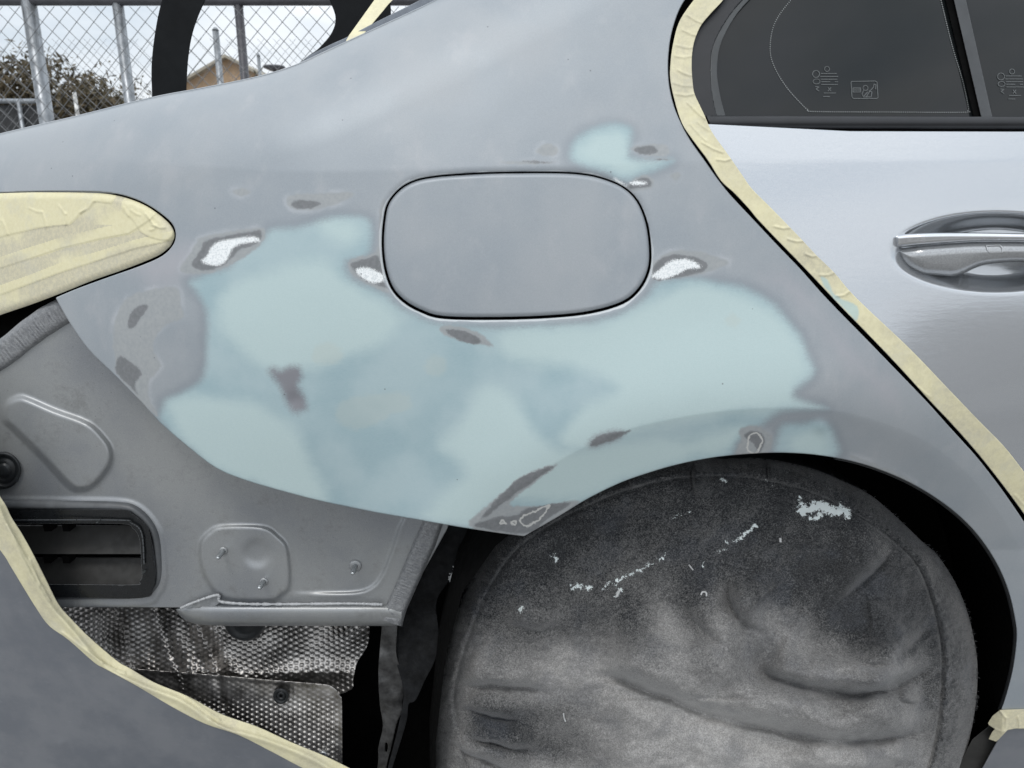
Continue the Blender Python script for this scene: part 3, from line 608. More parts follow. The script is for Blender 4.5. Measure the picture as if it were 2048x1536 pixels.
link('bottom_flange', np.concatenate(fl), fs, M_INNER, inner)
fc = CR([(362,1216),(390,1204),(435,1190),(442,1203),(500,1208),(600,1208),(700,1207),(765,1209)], False, 6)
mb = MB(); 
def tubepx(mb, pts, r, Yf, n=6, jit=0):
    c = P(pts[:, 0], pts[:, 1], Yf(pts[:, 0], pts[:, 1])); rr = [r*(1+jit*random.uniform(-1, 1)) for _ in pts]; mb.tube(list(c), rr, n)
fc2 = CR([tuple(x) for x in fc], False, 5)
tubepx(mb, fc2, .0016, lambda u, v: innerY(u, v)-.006, 6, .35); mb.build('sealer_bead', simple('bead_grey', (.42, .43, .44), .4, vs=300), inner)
relief('sealer_patch', [C((385,1212),(400,1200),(432,1190),(440,1202),(430,1212),(400,1220))], lambda u, v: innerY(u, v)-.004+.002*lattice_noise(u, v, 9, 2), 2, M_INNER, inner, lip=((0, .003),))
def stud(bx, by, tx, ty, washer):
    b = P(bx, by, innerY(bx, by)); t = P(tx, ty, float(innerY(bx, by))-.022); mb = MB(); b = Vector(b); t = Vector(t); d = t-b
    pts = [b+d*q for q in np.linspace(0, 1, 17)]; rr = [.0042, .0042]+[.0026+.0004*(i % 2) for i in range(12)]+[.0026, .0022, .0016]
    mb.tube(pts, rr, 10); o = mb.build('stud', M_STEEL, inner)
    m2 = MB(); m2.tube([b-d*.02, b+d*.05, b+d*.10], [.0075, .0075, .0055] if washer else [.0055, .0050, .004], 14); m2.build('washer', M_INNER, o)
stud(447,1101,435,1117,False); stud(528,1163,518,1177,False); stud(711,1131,705,1148,True)
# round rubber plug, cut by the frame
pl = []
def ringp(cx, cy, rs, ys, n=40):
    vs = []; fs = []
    for r, y in zip(rs, ys):
        a = np.linspace(0, 2*math.pi, n, endpoint=False); vs.append(P(cx+r*np.cos(a), cy+r*np.sin(a)*1.02, np.full(n, y)))
    for k in range(len(rs)-1):
        for i in range(n): fs.append((k*n+i, k*n+(i+1) % n, (k+1)*n+(i+1) % n, (k+1)*n+i))
    fs.append(tuple((len(rs)-1)*n+i for i in range(n))); return np.concatenate(vs), fs
y0 = float(innerY(8, 941))
V_, f_ = ringp(6, 941, [37, 35, 31, 28, 24, 20, 16, 12, 8, .5], [y0, y0-.006, y0-.007, y0-.003, y0-.002, y0-.006, y0-.003, y0-.006, y0-.007, y0-.007])
link('rubber_plug', V_, f_, M_RUBBER, inner)
# ---- cabin vent
vent = relief('air_vent', [VBs], lambda u, v: innerY(u, v)*0+IY-.012+.10*(np.clip(300-np.asarray(u, float), 0, 900)/900)**2+.006*np.clip(1-sdf(u, v, VBs, 30)/16., 0, 1)**2+.006*sm(sdf(u, v, VBs, 30), 15, 20), 2.5,
   simple('vent_frame_grey', (.085, .09, .095), .38, vs=60, bump=.3), inner, holes=[shrink(VH, -6)], lip=((0, .003), (0, .012)))
GK = shrink(VBs, 19)
GKs = C((-420,1020),(-420,1020),(20,1020),(236,1019),(262,1026),(285,1043),(300,1065),(306,1115),(310,1151),(306,1178),(281,1196),(120,1195),(-420,1195),(-420,1195))
relief('gasket', [GKs], lambda u, v: IY-.015+.10*(np.clip(300-np.asarray(u, float), 0, 900)/900)**2+.0006*lattice_noise(u, v, 14, 6), 2.5, simple('gasket_black', (.007, .008, .009), .3, vs=90, bump=.2, bs=700), vent, holes=[VH], lip=((0, .003), (0, .016)))
ribbon('gasket_lip', [CR([(20,1040),(236,1040),(262,1046),(283,1066),(288,1128)], False, 5)], 2.2, lambda u, v: IY-.0165+0*u, simple('lip_grey', (.07, .075, .08), .4), vent, th=.001)
fb = MB()
for (x, yv) in ((200,1040),(291,1140)):
    a = P(x-9, yv+8, IY-.022); b = P(x+9, yv-7, IY-.006); fb = MB(); fb.box((min(a[0], b[0]), IY-.021, min(a[2], b[2])), (max(a[0], b[0]), IY-.006, max(a[2], b[2])))
    c = fb.build('clip', simple('clip_plastic', (.05, .055, .055), .4), vent, False)
    bv = c.modifiers.new('bevel', 'BEVEL'); bv.width = .0015; bv.segments = 2
def flap(v0, v1, y0_, y1_):
    mb = MB(); a = P(-420, v0, IY+y0_); b = P(320, v1, IY+y1_); x0, x1 = float(P(-420, v0, IY+.03)[0]), float(P(320, v0, IY+.03)[0])
    za, zb = float(a[2]), float(b[2]); ya, yb = IY+y0_, IY+y1_
    mb.add([(x0, ya, za), (x1, ya, za), (x1, yb, zb), (x0, yb, zb), (x0, ya+.003, za), (x1, ya+.003, za), (x1, yb+.004, zb-.002), (x0, yb+.004, zb-.002)], [(0,3,2,1),(4,5,6,7),(0,1,5,4),(1,2,6,5),(2,3,7,6),(3,0,4,7)])
    f = mb.build('flap', M_PLASTIC, vent, False)
    for x in (92, 130):
        rb = MB(); q = P(x, (v0+v1)/2-8, IY+.012); rb.box((q[0]-.004, IY+.016, q[2]+.004), (q[0]+.004, IY+.03, q[2]+.014)); rb.build('rib', M_BLACK, f, False)
flap(1052, 1108, .030, .012); flap(1116, 1172, .030, .012)
relief('vent_box', [shrink(VH, -12)], lambda u, v: IY+.045+0*u, 8, M_BLACK, vent, lip=())
# ---- heat shield
def hexb(u, v, p): 
    a = 2*math.pi/p; return (np.cos(a*u)+np.cos(a*(.5*u+.866*v))+np.cos(a*(.5*u-.866*v)))/3
def foilY(u, v):
    u = np.asarray(u, float); v = np.asarray(v, float)
    cr_ = lattice_noise(u*.8+v*.5, v, 70, 12)*.022+.012*np.exp(-((u-240-(v-1230)*.25)/26)**2)-.018*np.exp(-((u-305-(v-1210)*.35)/22)**2)+.014*np.exp(-((u-395-(v-1250)*.45)/20)**2)
    y = .880-(np.minimum(v, 1345)-1250)*.00045+cr_; uw = u+6*lattice_noise(u, v, 40, 3); vw = v+6*lattice_noise(u, v, 40, 7)
    y = y-.00042*(1350-v)*0; y = y-.004*sm(v, 1290, 1340)
    return y-.0012*hexb(uw, vw*1.12, 10.2)
UP = C((60,1190),(60,1190),(380,1190),(735,1200),(735,1200),(738,1280),(714,1325),(706,1358),(690,1385),(540,1420),(430,1450),(250,1500),(60,1500),(60,1500))
sh = relief('heat_shield', [UP], foilY, 1.6, M_FOIL, car, lip=((.5, .001), (0, .004)))
LPp = C((150,1330),(150,1330),(258,1337),(430,1350),(540,1360),(640,1368),(665,1374),(680,1392),(684,1420),(684,1640),(684,1640),(200,1640),(200,1640))
def foil2Y(u, v):
    u = np.asarray(u, float); v = np.asarray(v, float); s = sdf(u, v, LPp, 40)
    amp = sm(v, 1385, 1425)*sm(s, 6, 16)
    return .816-(v-1360)*.00008+.005*lattice_noise(u, v, 70, 21)+.003*np.exp(-((u-445-(v-1400)*.2)/10)**2)-.0012*sm(s, 10, 2)-(.00035+.0012*amp)*hexb(u, v*1.1, 9.5)
lowp = relief('lower_shield_plate', [LPp], foil2Y, 1.6, M_FOIL, sh, lip=((.4, .001), (0, .004)))
V_, f_ = ringp(562, 1392, [16, 15, 12, 9, 8, 5, .5], [.812, .805, .803, .808, .803, .802, .812]); link('push_fastener', V_, f_, M_RUBBER, lowp)
V_, f_ = ringp(645, 1513, [12, 11, 7, 4, .5], [.806, .799, .797, .800, .800]); link('bolt_head', V_, f_, M_STEEL, lowp)
V_, f_ = ringp(490, 1240, [44, 42, 36, 30, 22, .5], [.90, .865, .858, .862, .856, .856]); link('rubber_grommet', V_, f_, M_RUBBER, sh)
# ---- bracket and felt liner at the arch's rear
FLAP = CR([(880,1040),(935,1040),(933,1066),(931,1088),(922,1110),(900,1158),(878,1190),(872,1215),(876,1250),(878,1288),(868,1325),(852,1356),(831,1400),(817,1408),(813,1442),(793,1508),(770,1580),(755,1640),(750,1640),(776,1536),(800,1440),(807,1380),(790,1310),(790,1240),(820,1180),(850,1110)], True, 4)
lin = relief('felt_liner_flap', [FLAP], lambda u, v: .800+.004*np.sin(np.asarray(v)/38.)+.006*lattice_noise(u, v, 30, 31)+.00010*(1300-np.asarray(v)), 2.5, M_FELT, car, lip=((.4, .001), (0, .004)))
ed = CR([(924,1102),(917,1118),(911,1134),(903,1150),(899,1160)], False, 8); mb = MB(); tubepx(mb, ed, .0013, lambda u, v: .797+.0001*(1300-v), 6, .6)
for _ in range(16):
    i = random.randrange(len(ed)); p = Vector(P(ed[i][0], ed[i][1], .812)); mb.tube([p, p+Vector((random.uniform(-.005, .003), -.002, random.uniform(-.004, .004)))], .0007, 4)
mb.build('frayed_edge', M_FELTW, lin)
BRK = CR([(767,1240),(793,1240),(792,1303),(800,1335),(807,1364),(806,1395),(803,1424),(793,1448),(783,1491),(772,1536),(768,1580),(752,1580),(757,1518),(757,1495),(766,1452),(760,1409),(757,1343),(763,1267)], True, 4)
relief('bracket', [BRK], lambda u, v: .795+.007*lattice_noise(u, v, 26, 41), 2.5, M_DARKSTEEL, car, lip=((.4, .001), (0, .006)), holes=[C((771,1484),(776,1490),(774,1505),(770,1500))])
# black box added behind the structure to keep gaps dark, and the arch liner
mb = MB(); q = P(-500, 1215, .90); mb.box((-.56, .955, .02), (1.15, .965, .78)); mb.build('underbody_black_backing', M_BLACK, car, False)
AR = np.concatenate([[[2003,1700]], ARCH, [[1000,1110],[935,1200],[900,1330],[880,1500],[880,1700]]]); av = []; ay = bodyY(AR[:, 0], AR[:, 1])
for dy, o in ((.012, 0), (.06, 0), (.25, 0)):
    q = P(AR[:, 0], AR[:, 1], ay+.0); q[:, 1] += dy
    cc = np.array([.235, 0, .30]); r = q-cc; r[:, 1] = 0; q = q+r*(.02 if dy < .02 else .06); av.append(q)
n_ = len(AR); fs = [(k*n_+i, k*n_+i+1, (k+1)*n_+i+1, (k+1)*n_+i) for k in range(2) for i in range(n_-1)]
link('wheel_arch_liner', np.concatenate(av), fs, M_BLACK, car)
CAB = np.array([(1390,-165),(2700,-160),(2700,1440),(2080,1440),(2075,1200),(2000,1060),(1900,930),(1740,760),(1560,570),(1400,390),(1310,230),(1290,120),(1310,0)], float)
relief('cabin_black_backing', [CAB], lambda u, v: bodyY(u, v)+.050, 12, M_BLACK, car, lip=())  # black sheet added so the door and window gaps look dark
# arch rubber bead on the right
mb = MB(); ap = ARCH[:int(len(ARCH)*.55)]; tubepx(mb, ap+np.array([-3.0, 0]), .0028, lambda u, v: bodyY(u, v)+.009, 6); mb.build('arch_seal', M_RUBBER, car)
# ---- bumper corner
TO = CR([(-420,640),(-200,780),(-80,890),(0,993),(22,1034),(45,1070),(67,1110),(94,1164),(117,1209),(144,1240),(180,1276),(234,1322),(260,1337),(308,1365),(376,1393),(444,1429),(513,1453),(581,1484),(649,1512),(700,1537),(760,1568),(820,1610)], False, 4)
BUMP = np.concatenate([TO, [[820,1800],[-420,1800]]])
def bumpY(u, v):
    u = np.asarray(u, float); v = np.asarray(v, float)
    y = .712+(v-1100)*.00012+(np.clip(v-1100, 0, 900)**2)*6e-8+.12*(np.clip(650-u, 0, 2000)/650)**2*.30
    s = np.clip(sdf(u, v, BUMP, 60), 0, 40); y = y+.010*(1-s/40)**2+.0010*lattice_noise(u, v, 230, 51)
    r = np.hypot(u-124, v-1487); return y-.0012*np.exp(-(r/6)**2)
bump_o = relief('rear_bumper', [BUMP], bumpY, 4, M_BUMPER, car, lip=((.5, .001), (1, .004), (.2, .03)))
# ---- sill below the door
SILL = np.array([(2003,1436),(2060,1432),(2300,1425),(2700,1420),(2700,1800),(1820,1800),(1965,1536),(1994,1484)], float)
relief('sill', [SILL], lambda u, v: bodyY(u, 1400)+.003+(np.asarray(v)-1430)*.00012, 4, M_BUMPER, car, lip=((.5, .001), (1, .004), (.2, .03)))
relief('sill_end_cap', [np.array([(1978,1452),(1945,1478),(1900,1560),(1790,1800),(1830,1800),(1965,1542),(1998,1484),(2003,1450)], float)], lambda u, v: bodyY(1990, 1430)+.02-(np.asarray(u)-1960)*.0001, 4, M_PLASTIC, car, lip=((0, .02),))
# ---- covered tail lamp (lamp under its tape)
LAMP = CR([(-420,404),(-420,404),(0,387),(100,385),(187,386),(228,390),(262,399),(294,413),(324,434),(342,452),(349,470),(343,488),(334,498),(312,513),(250,538),(187,560),(125,585),(62,609),(0,630),(-100,668),(-200,720),(-420,830),(-420,830)], True, 4)
relief('tail_lamp', [shrink(LAMP, 6)], lambda u, v: bodyY(u, v)+.0035, 6, simple('lamp_dark', (.03, .012, .012), .2), car, lip=((0, .03),))
relief('lamp_recess', [C((-420,396),(-420,396),(200,386),(300,412),(358,470),(330,520),(100,610),(100,640),(-420,860),(-420,860))], lambda u, v: bodyY(u, v)+.05, 10, M_BLACK, car, lip=())
# ---- wheel under its cover
wc = P(1411, 1400, .80); wh = empty('wheel', (wc[0], .80, wc[2])); wh.parent = car; wh.matrix_parent_inverse = parent_inv(car)
tv = []; tf = []; NA, NB = 72, 20
for i in range(NA):
    a = 2*math.pi*i/NA
    for k in range(NB):
        b = 2*math.pi*k/NB; rr = .262+.062*np.sign(math.cos(b))*abs(math.cos(b))**.6; yy = .90+.10*np.sign(math.sin(b))*abs(math.sin(b))**.6
        tv.append((wc[0]+rr*math.cos(a), yy, wc[2]+rr*math.sin(a)))
for i in range(NA):
    for k in range(NB): tf.append((i*NB+k, ((i+1) % NA)*NB+k, ((i+1) % NA)*NB+(k+1) % NB, i*NB+(k+1) % NB))
link('tyre', tv, tf, M_RUBBER, wh)
mb = MB(); mb.tube([(wc[0], .86, wc[2]), (wc[0], .98, wc[2])], .21, 40); mb.build('rim', M_STEEL, wh)
# ================================================================== WHEEL COVER
print('cover')
COV = CR([(866,1560),(866,1500),(870,1430),(876,1380),(888,1320),(905,1255),(928,1190),(958,1125),(1000,1060),(1060,1010),(1140,965),(1230,935),(1330,918),(1430,912),(1530,918),(1620,937),(1690,965),
          (1742,992),(1798,1040),(1845,1085),(1875,1112),(1911,1168),(1935,1228),(1949,1290),(1954,1340),(1950,1412),(1932,1500),(1900,1590),(1850,1680),(1760,1790),(1600,1890),(1400,1930),(1200,1900),(1020,1800),(920,1690),(880,1620)], True, 4)
folds = [([(1499,1323),(1539,1351),(1601,1370),(1694,1387),(1772,1382),(1818,1357),(1874,1328)], 30, .020), ([(1180,1340),(1232,1357),(1325,1388),(1400,1421),(1493,1444),(1586,1466),(1679,1481),(1772,1475),(1865,1458)], 32, .020),
  ([(1456,1137),(1460,1199),(1480,1243),(1530,1266)], 26, .012), ([(900,1355),(937,1370),(999,1371),(1077,1380),(1110,1395)], 17, .010), ([(895,1411),(953,1422),(1000,1437),(1060,1442)], 14, .008),
  ([(915,1473),(984,1486),(1030,1499),(1100,1504)], 15, .009), ([(876,1470),(922,1499),(984,1527),(1060,1560)], 16, .009), ([(1670,1221),(1713,1175),(1756,1134),(1800,1091)], 22, .008), ([(1790,1396),(1815,1402),(1840,1405)], 7, .007),
  ([(1690,1318),(1745,1330),(1800,1310),(1874,1236)], 24, .007), ([(1385,920),(1383,960),(1390,1000)], 9, .004), ([(1534,918),(1536,965)], 9, .004), ([(1350,1180),(1395,1250),(1450,1300),(1490,1310)], 26, .007),
  ([(1180,1560),(1350,1585),(1600,1600),(1800,1560)], 40, .014), ([(1560,1535),(1700,1545),(1860,1515)], 20, .008), ([(1250,935),(1262,985)], 9, .004), ([(990,1240),(1060,1262),(1130,1250)], 26, .005)]
FC = [(CR(p, False, 5), a, h) for p, a, h in folds]
def sided(u, v, c):                        # signed distance to a line (+ on its lower side) and place along it
    D = np.full(u.shape, 1e9); Sg = np.ones(u.shape); Q = np.zeros(u.shape); acc = 0.
    for (x0, y0), (x1, y1) in zip(c[:-1], c[1:]):
        dx, dy = x1-x0, y1-y0; L = dx*dx+dy*dy
        if L < 1e-9: continue
        t = np.clip(((u-x0)*dx+(v-y0)*dy)/L, 0, 1); d = (u-x0-t*dx)**2+(v-y0-t*dy)**2; m = d < D; l = math.sqrt(L)
        D = np.where(m, d, D); Sg = np.where(m, np.where(dx*(v-y0)-dy*(u-x0) >= 0, 1., -1.), Sg); Q = np.where(m, acc+t*l, Q); acc += l
    return np.sqrt(D)*Sg, np.minimum(Q, acc-Q)
SEAM = CR([(940,1540),(905,1420),(915,1330),(950,1230),(985,1160),(1040,1090),(1150,1020),(1300,965),(1450,950),(1600,975),(1720,1030),(1790,1078),(1839,1130),(1870,1207),(1888,1300),(1885,1412),(1870,1500),(1850,1560)], False, 5)
SEAMIN = np.concatenate([SEAM, [[1700,1800],[1100,1800]]])
def covY(u, v):
    u = np.asarray(u, float); v = np.asarray(v, float); s = np.clip(sdf(u, v, COV, 120), 0, 120)
    y = .785+.055*(1-np.sqrt(1-(np.clip(1-s/75, 0, .99))**2))-.012*np.exp(-(((u-1380)/330)**2+((v-1420)/260)**2))
    for c, a, h in FC:
        msk = (u > c[:, 0].min()-4*a) & (u < c[:, 0].max()+4*a) & (v > c[:, 1].min()-4*a) & (v < c[:, 1].max()+4*a)
        if not msk.any(): continue
        uu, vv = u[msk], v[msk]; d, e = sided(uu, vv, c); L_ = float(np.hypot(*np.diff(c, axis=0).T).sum())
        d = (d+7*lattice_noise(uu, vv, 37, 67)+3*lattice_noise(uu, vv, 14, 69))/(1+.7*lattice_noise(uu, vv, 95, 65)); tp = sm(e, 0, min(80, L_*.4))*(1+.6*lattice_noise(uu, vv, 75, 70))
        y[msk] += 2.3*h*tp*(-np.where(d < -a, np.exp(-((d+a)/(2.3*a))**2), np.exp(-((d+a)/(.95*a))**2))+.42*np.exp(-((d-1)/(.30*a))**2)-.20*np.exp(-((d-1.5*a)/(1.1*a))**2))
    y = y+.012*lattice_noise(u+.35*v, v*1.6-.3*u, 115, 61)+.007*lattice_noise(u-.4*v, v+.2*u, 42, 63)+.0028*lattice_noise(u+.6*v, 1.6*v-.4*u, 19, 68)+.0012*lattice_noise(u, v, 9, 62)+.0009*lattice_noise(u, v, 5, 64)
    sm_ = sdf(u, v, SEAMIN, 30); fuzz = lattice_noise(u, v, 6, 66)
    y = y-.0035*np.exp(-((sm_+4)/5)**2)*(1+1.2*fuzz)+.003*np.exp(-((sm_-4)/3)**2)
    y = y-.003*sm(-sm_, 2, 12)*(1+.5*fuzz)
    return y
def dust_and_shade(u, v):  # dusty patches, with the shade under the arch painted in towards the top
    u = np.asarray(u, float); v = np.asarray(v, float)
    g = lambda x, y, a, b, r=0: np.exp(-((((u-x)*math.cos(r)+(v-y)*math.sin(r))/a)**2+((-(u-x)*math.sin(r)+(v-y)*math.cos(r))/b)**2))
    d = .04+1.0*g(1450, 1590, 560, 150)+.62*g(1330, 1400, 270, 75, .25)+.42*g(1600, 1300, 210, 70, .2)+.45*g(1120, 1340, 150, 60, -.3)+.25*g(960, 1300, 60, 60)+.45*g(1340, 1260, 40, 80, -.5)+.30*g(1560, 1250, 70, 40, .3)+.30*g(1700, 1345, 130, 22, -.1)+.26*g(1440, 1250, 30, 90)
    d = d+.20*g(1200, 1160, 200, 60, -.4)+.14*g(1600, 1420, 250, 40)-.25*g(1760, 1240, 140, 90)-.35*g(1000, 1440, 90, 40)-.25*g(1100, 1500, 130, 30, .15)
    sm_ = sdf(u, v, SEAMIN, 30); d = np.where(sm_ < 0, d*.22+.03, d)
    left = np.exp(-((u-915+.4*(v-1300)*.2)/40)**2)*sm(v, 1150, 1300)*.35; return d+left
SPL = [([(1605,1022),(1640,1010),(1665,1022),(1692,1022)], 15), ([(1598,998),(1602,1008)], 5), ([(1640,1030),(1625,1038)], 8), ([(1680,1010),(1695,1035)], 7), ([(1455,1085),(1470,1082),(1485,1072),(1510,1050)], 5), ([(1145,1176),(1165,1172),(1180,1174)], 7), ([(1040,1220),(1048,1216)], 6), ([(1205,1175),(1225,1168),(1300,1130),(1330,1112)], 4.5),
       ([(1108,1108),(1112,1122)], 6), ([(1232,1192),(1240,1180)], 4), ([(1440,958),(1452,961)], 3), ([(1400,1125),(1408,1133)], 1), ([(1430,1105),(1452,1098)], 0), ([(1532,961),(1548,973)], 1), ([(1345,1035),(1390,1020)], 0)]
def paintd(u, v):
    u = np.asarray(u, float); v = np.asarray(v, float); S = np.full(u.shape, -30.)
    for p, w_ in SPL: S = np.maximum(S, w_-3-segdist(u, v, np.array(p, float), False)*1.3)
    return S
cov = relief('wheel_cover', [COV], covY, 2.5, M_CLOTH, None, lip=((1, .006), (1, .03), (-2, .12)), attrs={'dust_and_shade': dust_and_shade, 'paint': paintd})
tag(cov, 'grimy dark cotton cover with dusty grey tones, painted-in shade and white flecks, pulled over the rear wheel', 'wheel cover')
# loose threads and crumbs on the cover
mb = MB()
for pts, rr in (([(1127,1427),(1128,1435),(1131,1443)], .0009), ([(1402,1190),(1405,1184),(1412,1185),(1413,1192)], .001), ([(1233,1193),(1238,1182),(1241,1180)], .0016), ([(1560,1076),(1561,1084)], .0015), ([(1378,1130),(1386,1140)], .0009)):
    a = CR(pts, False, 6); mb = MB(); mb.tube(list(P(a[:, 0], a[:, 1], covY(a[:, 0], a[:, 1])-.0015)), rr, 5); mb.build('thread', M_FELTW, cov)
fz = MB()
for k in range(1500):
    i = random.randrange(len(COV)); x, y = COV[i]+np.random.uniform(-9, 3, 2)*0
    if y > 1560 or (1010 < x < 1640 and y < 1090): continue
    j = (i+1) % len(COV); t = random.random(); x, y = COV[i]*(1-t)+COV[j]*t; cx, cy = 1411-x, 1400-y; L_ = math.hypot(cx, cy); off = random.uniform(-3, 16); x += cx/L_*off; y += cy/L_*off
    s = float(covY(np.array([x]), np.array([y]))[0]); p = Vector(P(x, y, s+.002)); d = Vector((-cx/L_+random.uniform(-.8, .8), -random.uniform(.2, 1.2), cy/L_+random.uniform(-.8, .8))).normalized()*random.uniform(.001, .0035)
    fz.tube([p, p+d], [.0005, .0002], 3, False)
fz.build('fuzz_edge', simple('fuzz_grey', (.12, .125, .13), .9), cov)
# ================================================================== MASKING TAPE
print('tape')
def strip_attr(st): return {'layers': lambda u, v: .62+0*np.asarray(u, float)+.5*lattice_noise(u, v, 90, 71), 'stain': lambda u, v: usdf(u, v, st, 20) if st else -20+0*np.asarray(u, float)}
def creases(u, v, lines):
    y = np.zeros(np.shape(u))
    for (x0, y0, x1, y1, h) in lines:
        d = segdist(np.asarray(u, float), np.asarray(v, float), np.array([[x0, y0], [(x0+x1)/2+2, (y0+y1)/2+3], [x1, y1]], float), False); y = y-h*.42*np.exp(-(d/2.2)**2)
    return y
DL = [(1365,60,1400,72,.0022),(1352,90,1388,95,.002),(1350,112,1384,112,.0022),(1356,140,1384,151,.0024),(1352,188,1388,188,.0024),(1345,165,1384,172,.0015),(1375,205,1410,238,.0022),(1375,30,1404,46,.0024),(1404,285,1446,305,.0026),(1434,319,1462,318,.0026),(1380,248,1412,282,.002),
      (1550,453,1580,455,.0024),(1576,478,1606,482,.0026),(1612,508,1632,512,.0026),(1640,550,1668,545,.002),(1674,592,1699,583,.0026),(1838,775,1862,795,.002),(1394,243,1420,262,.0015),(2030,990,2048,1010,.002)]
DT = np.concatenate([TL, TR_[::-1]])
def dtY(u, v):
    y = np.minimum(bodyY(u, v), bodyY(u, v)+.006*sm(-np.asarray(v, float), -262, -225))-.0009
    a = (1+.8*sm(-np.asarray(v, float), -330, -150)); return y+creases(u, v, DL)+.0010*a*lattice_noise(u, v, 34, 73)+.0002*lattice_noise(u, v, 11, 74)
ob = relief('masking_tape', [DT], dtY, 2.0, M_TAPE, None, lip=((.3, .0007),), attrs=strip_attr([C((1640,555),(1655,560),(1672,590),(1716,612),(1712,642),(1690,620),(1660,590))]))
tag(ob, 'long cream tape running down the silver door edge, with a blue-green smear', 'masking tape', 'masking tape on the car')
# tail lamp tape
SA = np.array([(-430,402),(400,360),(400,470),(337,482),(272,497),(125,544),(0,590),(-430,740)], float)
SB = np.array([(-430,395),(380,360),(300,440),(259,467),(200,478),(125,496),(0,537),(-430,650)], float)
SCt = np.array([(-430,395),(240,380),(222,407),(187,403),(162,427),(140,449),(78,456),(0,474),(-430,560)], float)
SD = C((250,395),(300,412),(345,450),(338,480),(290,470),(265,440),(245,420))
LT = CR([tuple(x) for x in LAMP[::4]], True, 3)
LL = [(58,416,84,424,.002),(84,424,92,455,.003),(118,412,131,428,.002),(131,428,130,450,.003),(4,440,14,468,.003),(292,428,308,450,.0035),(305,450,330,455,.0028),(300,460,312,450,.0025),(262,420,280,430,.002),(248,415,256,432,.002),(160,425,188,402,.003)]
def ltY(u, v):
    y = bodyY(u, v)+.0008
    for s in (SA, SB, SCt, SD): y = y-.0009*sm(sdf(u, v, s, 20), -1.2, 1.2)
    e = np.clip(sdf(u, v, LAMP, 20), 0, 14); y = y+.004*(1-e/14)**2
    return y+creases(u, v, LL)+.0007*lattice_noise(u, v, 30, 75)
def ltL(u, v):
    u = np.asarray(u, float); v = np.asarray(v, float); s = sdf(u, v, SA, 20); b = sdf(u, v, SB, 20); c = sdf(u, v, SCt, 20); d = sdf(u, v, SD, 20)
    l = .15+.8*(np.abs(s-9) < 9)+.35*(s > 0)*(s < 60)*0+.8*(np.abs(b-10) < 12)+.75*(c > 0)+.5*(d > 0)+.55*((b > 0) & (v < 450))
    p = (np.sin((u+v*1.7)/31.)+np.sin((u-v*2.4)/47.))*.28; return np.clip(l+p, 0, 1.2)
ob = relief('masking_tape', [LAMP], ltY, 2.0, M_TAPE, None, lip=((.4, .002),), attrs={'layers': ltL, 'stain': lambda u, v: -20+0*np.asarray(u, float)})
tag(ob, 'crumpled cream masking tape layered over the whole tail lamp', 'masking tape', 'masking tape on the car')
# a folded ear of tape
mb = MB(); e = P(np.array([176, 190, 191, 172, 182]), np.array([391, 387, 402, 415, 403]), np.array([.775, .765, .768, .79, .772])+.03); 
ear = link('tape_ear', e, [(0,1,4),(1,2,4),(2,3,4)], M_TAPE, ob, False, {'layers': [1]*5, 'stain': [-20]*5})
# bumper edge tape
TI = CR([(-420,760),(-200,900),(-80,1000),(0,1099),(22,1133),(45,1171),(74,1218),(99,1252),(137,1279),(188,1324),(212,1338),(273,1371),(342,1412),(410,1447),(478,1470),(547,1505),(598,1532),(660,1562),(760,1620)], False, 4)
BT = np.concatenate([TO, TI[::-1]])
def btY(u, v):
    u = np.asarray(u, float); v = np.asarray(v, float); s = np.clip(sdf(u, v, BUMP, 60), 0, 60); y = bumpY(u, v)-.0014
    dI = segdist(u, v, TI, False); dO = segdist(u, v, TO, False)
    k = .5+.5*np.sin((u+v)/58.); y = y-.004*np.exp(-((dO-14-10*k)/7)**2)-.002*np.exp(-(dI/9)**2)*k
    y = y+creases(u, v, [(125,1265,205,1325,.004),(205,1325,250,1345,.003),(350,1375,440,1440,.003),(60,1120,80,1170,.002),(420,1440,470,1465,.003),(15,1050,100,1200,.0025)])
    return y+.0016*lattice_noise(u, v, 40, 77)+.0005*lattice_noise(u, v, 13, 78)
ob = relief('masking_tape', [BT], btY, 2.0, M_TAPE, None, lip=((.5, .002), (.5, .012)), attrs={'layers': lambda u, v: .75+.6*lattice_noise(u, v, 55, 79), 'stain': lambda u, v: -20+0*np.asarray(u, float)})
tag(ob, 'twisted cream masking tape along the cut edge of the grey bumper', 'masking tape', 'masking tape on the car')
# boot lid tape
TP = np.array([(692,82),(698,71),(749,0),(800,-75),(835,-60),(790,-5),(777,8),(765,23),(744,48),(721,76),(697,87)], float)
yt = float(panelY(700, 90))
ob = relief('masking_tape', [TP], lambda u, v: yt+.012+(85-np.asarray(v))*.0010+.002*lattice_noise(u, v, 14, 81), 2.0, M_TAPE, None, lip=((.2, .001),), attrs=strip_attr([]))
tag(ob, 'short cream masking tape strip stretched from the body shoulder up to the black raised lid', 'masking tape', 'masking tape on the car')
# sill tape
TS = np.array([(2000,1420),(2048,1418.5),(2300,1412),(2300,1450),(2048,1457),(2030,1457),(2015,1460),(1998,1478),(1992,1483),(1977,1478),(1985,1463),(1990,1458),(1978,1450),(1976,1446),(1985,1432)], float)
ob = relief('masking_tape', [TS], lambda u, v: bodyY(u, 1410)-.0012+creases(u, v, [(2036,1434,2038,1457,.003),(2000,1422,2012,1436,.003),(2012,1436,2008,1465,.003),(1990,1458,2012,1462,.002)])+.0008*lattice_noise(u, v, 14, 83)+.012*np.clip((2005-np.asarray(u, float))/30, 0, 1), 2.0, M_TAPE, None, lip=((.2, .001), (0, .006)), attrs=strip_attr([]))
tag(ob, 'small cream masking tape folded over the lower corner of the wheel arch', 'masking tape', 'masking tape on the car')
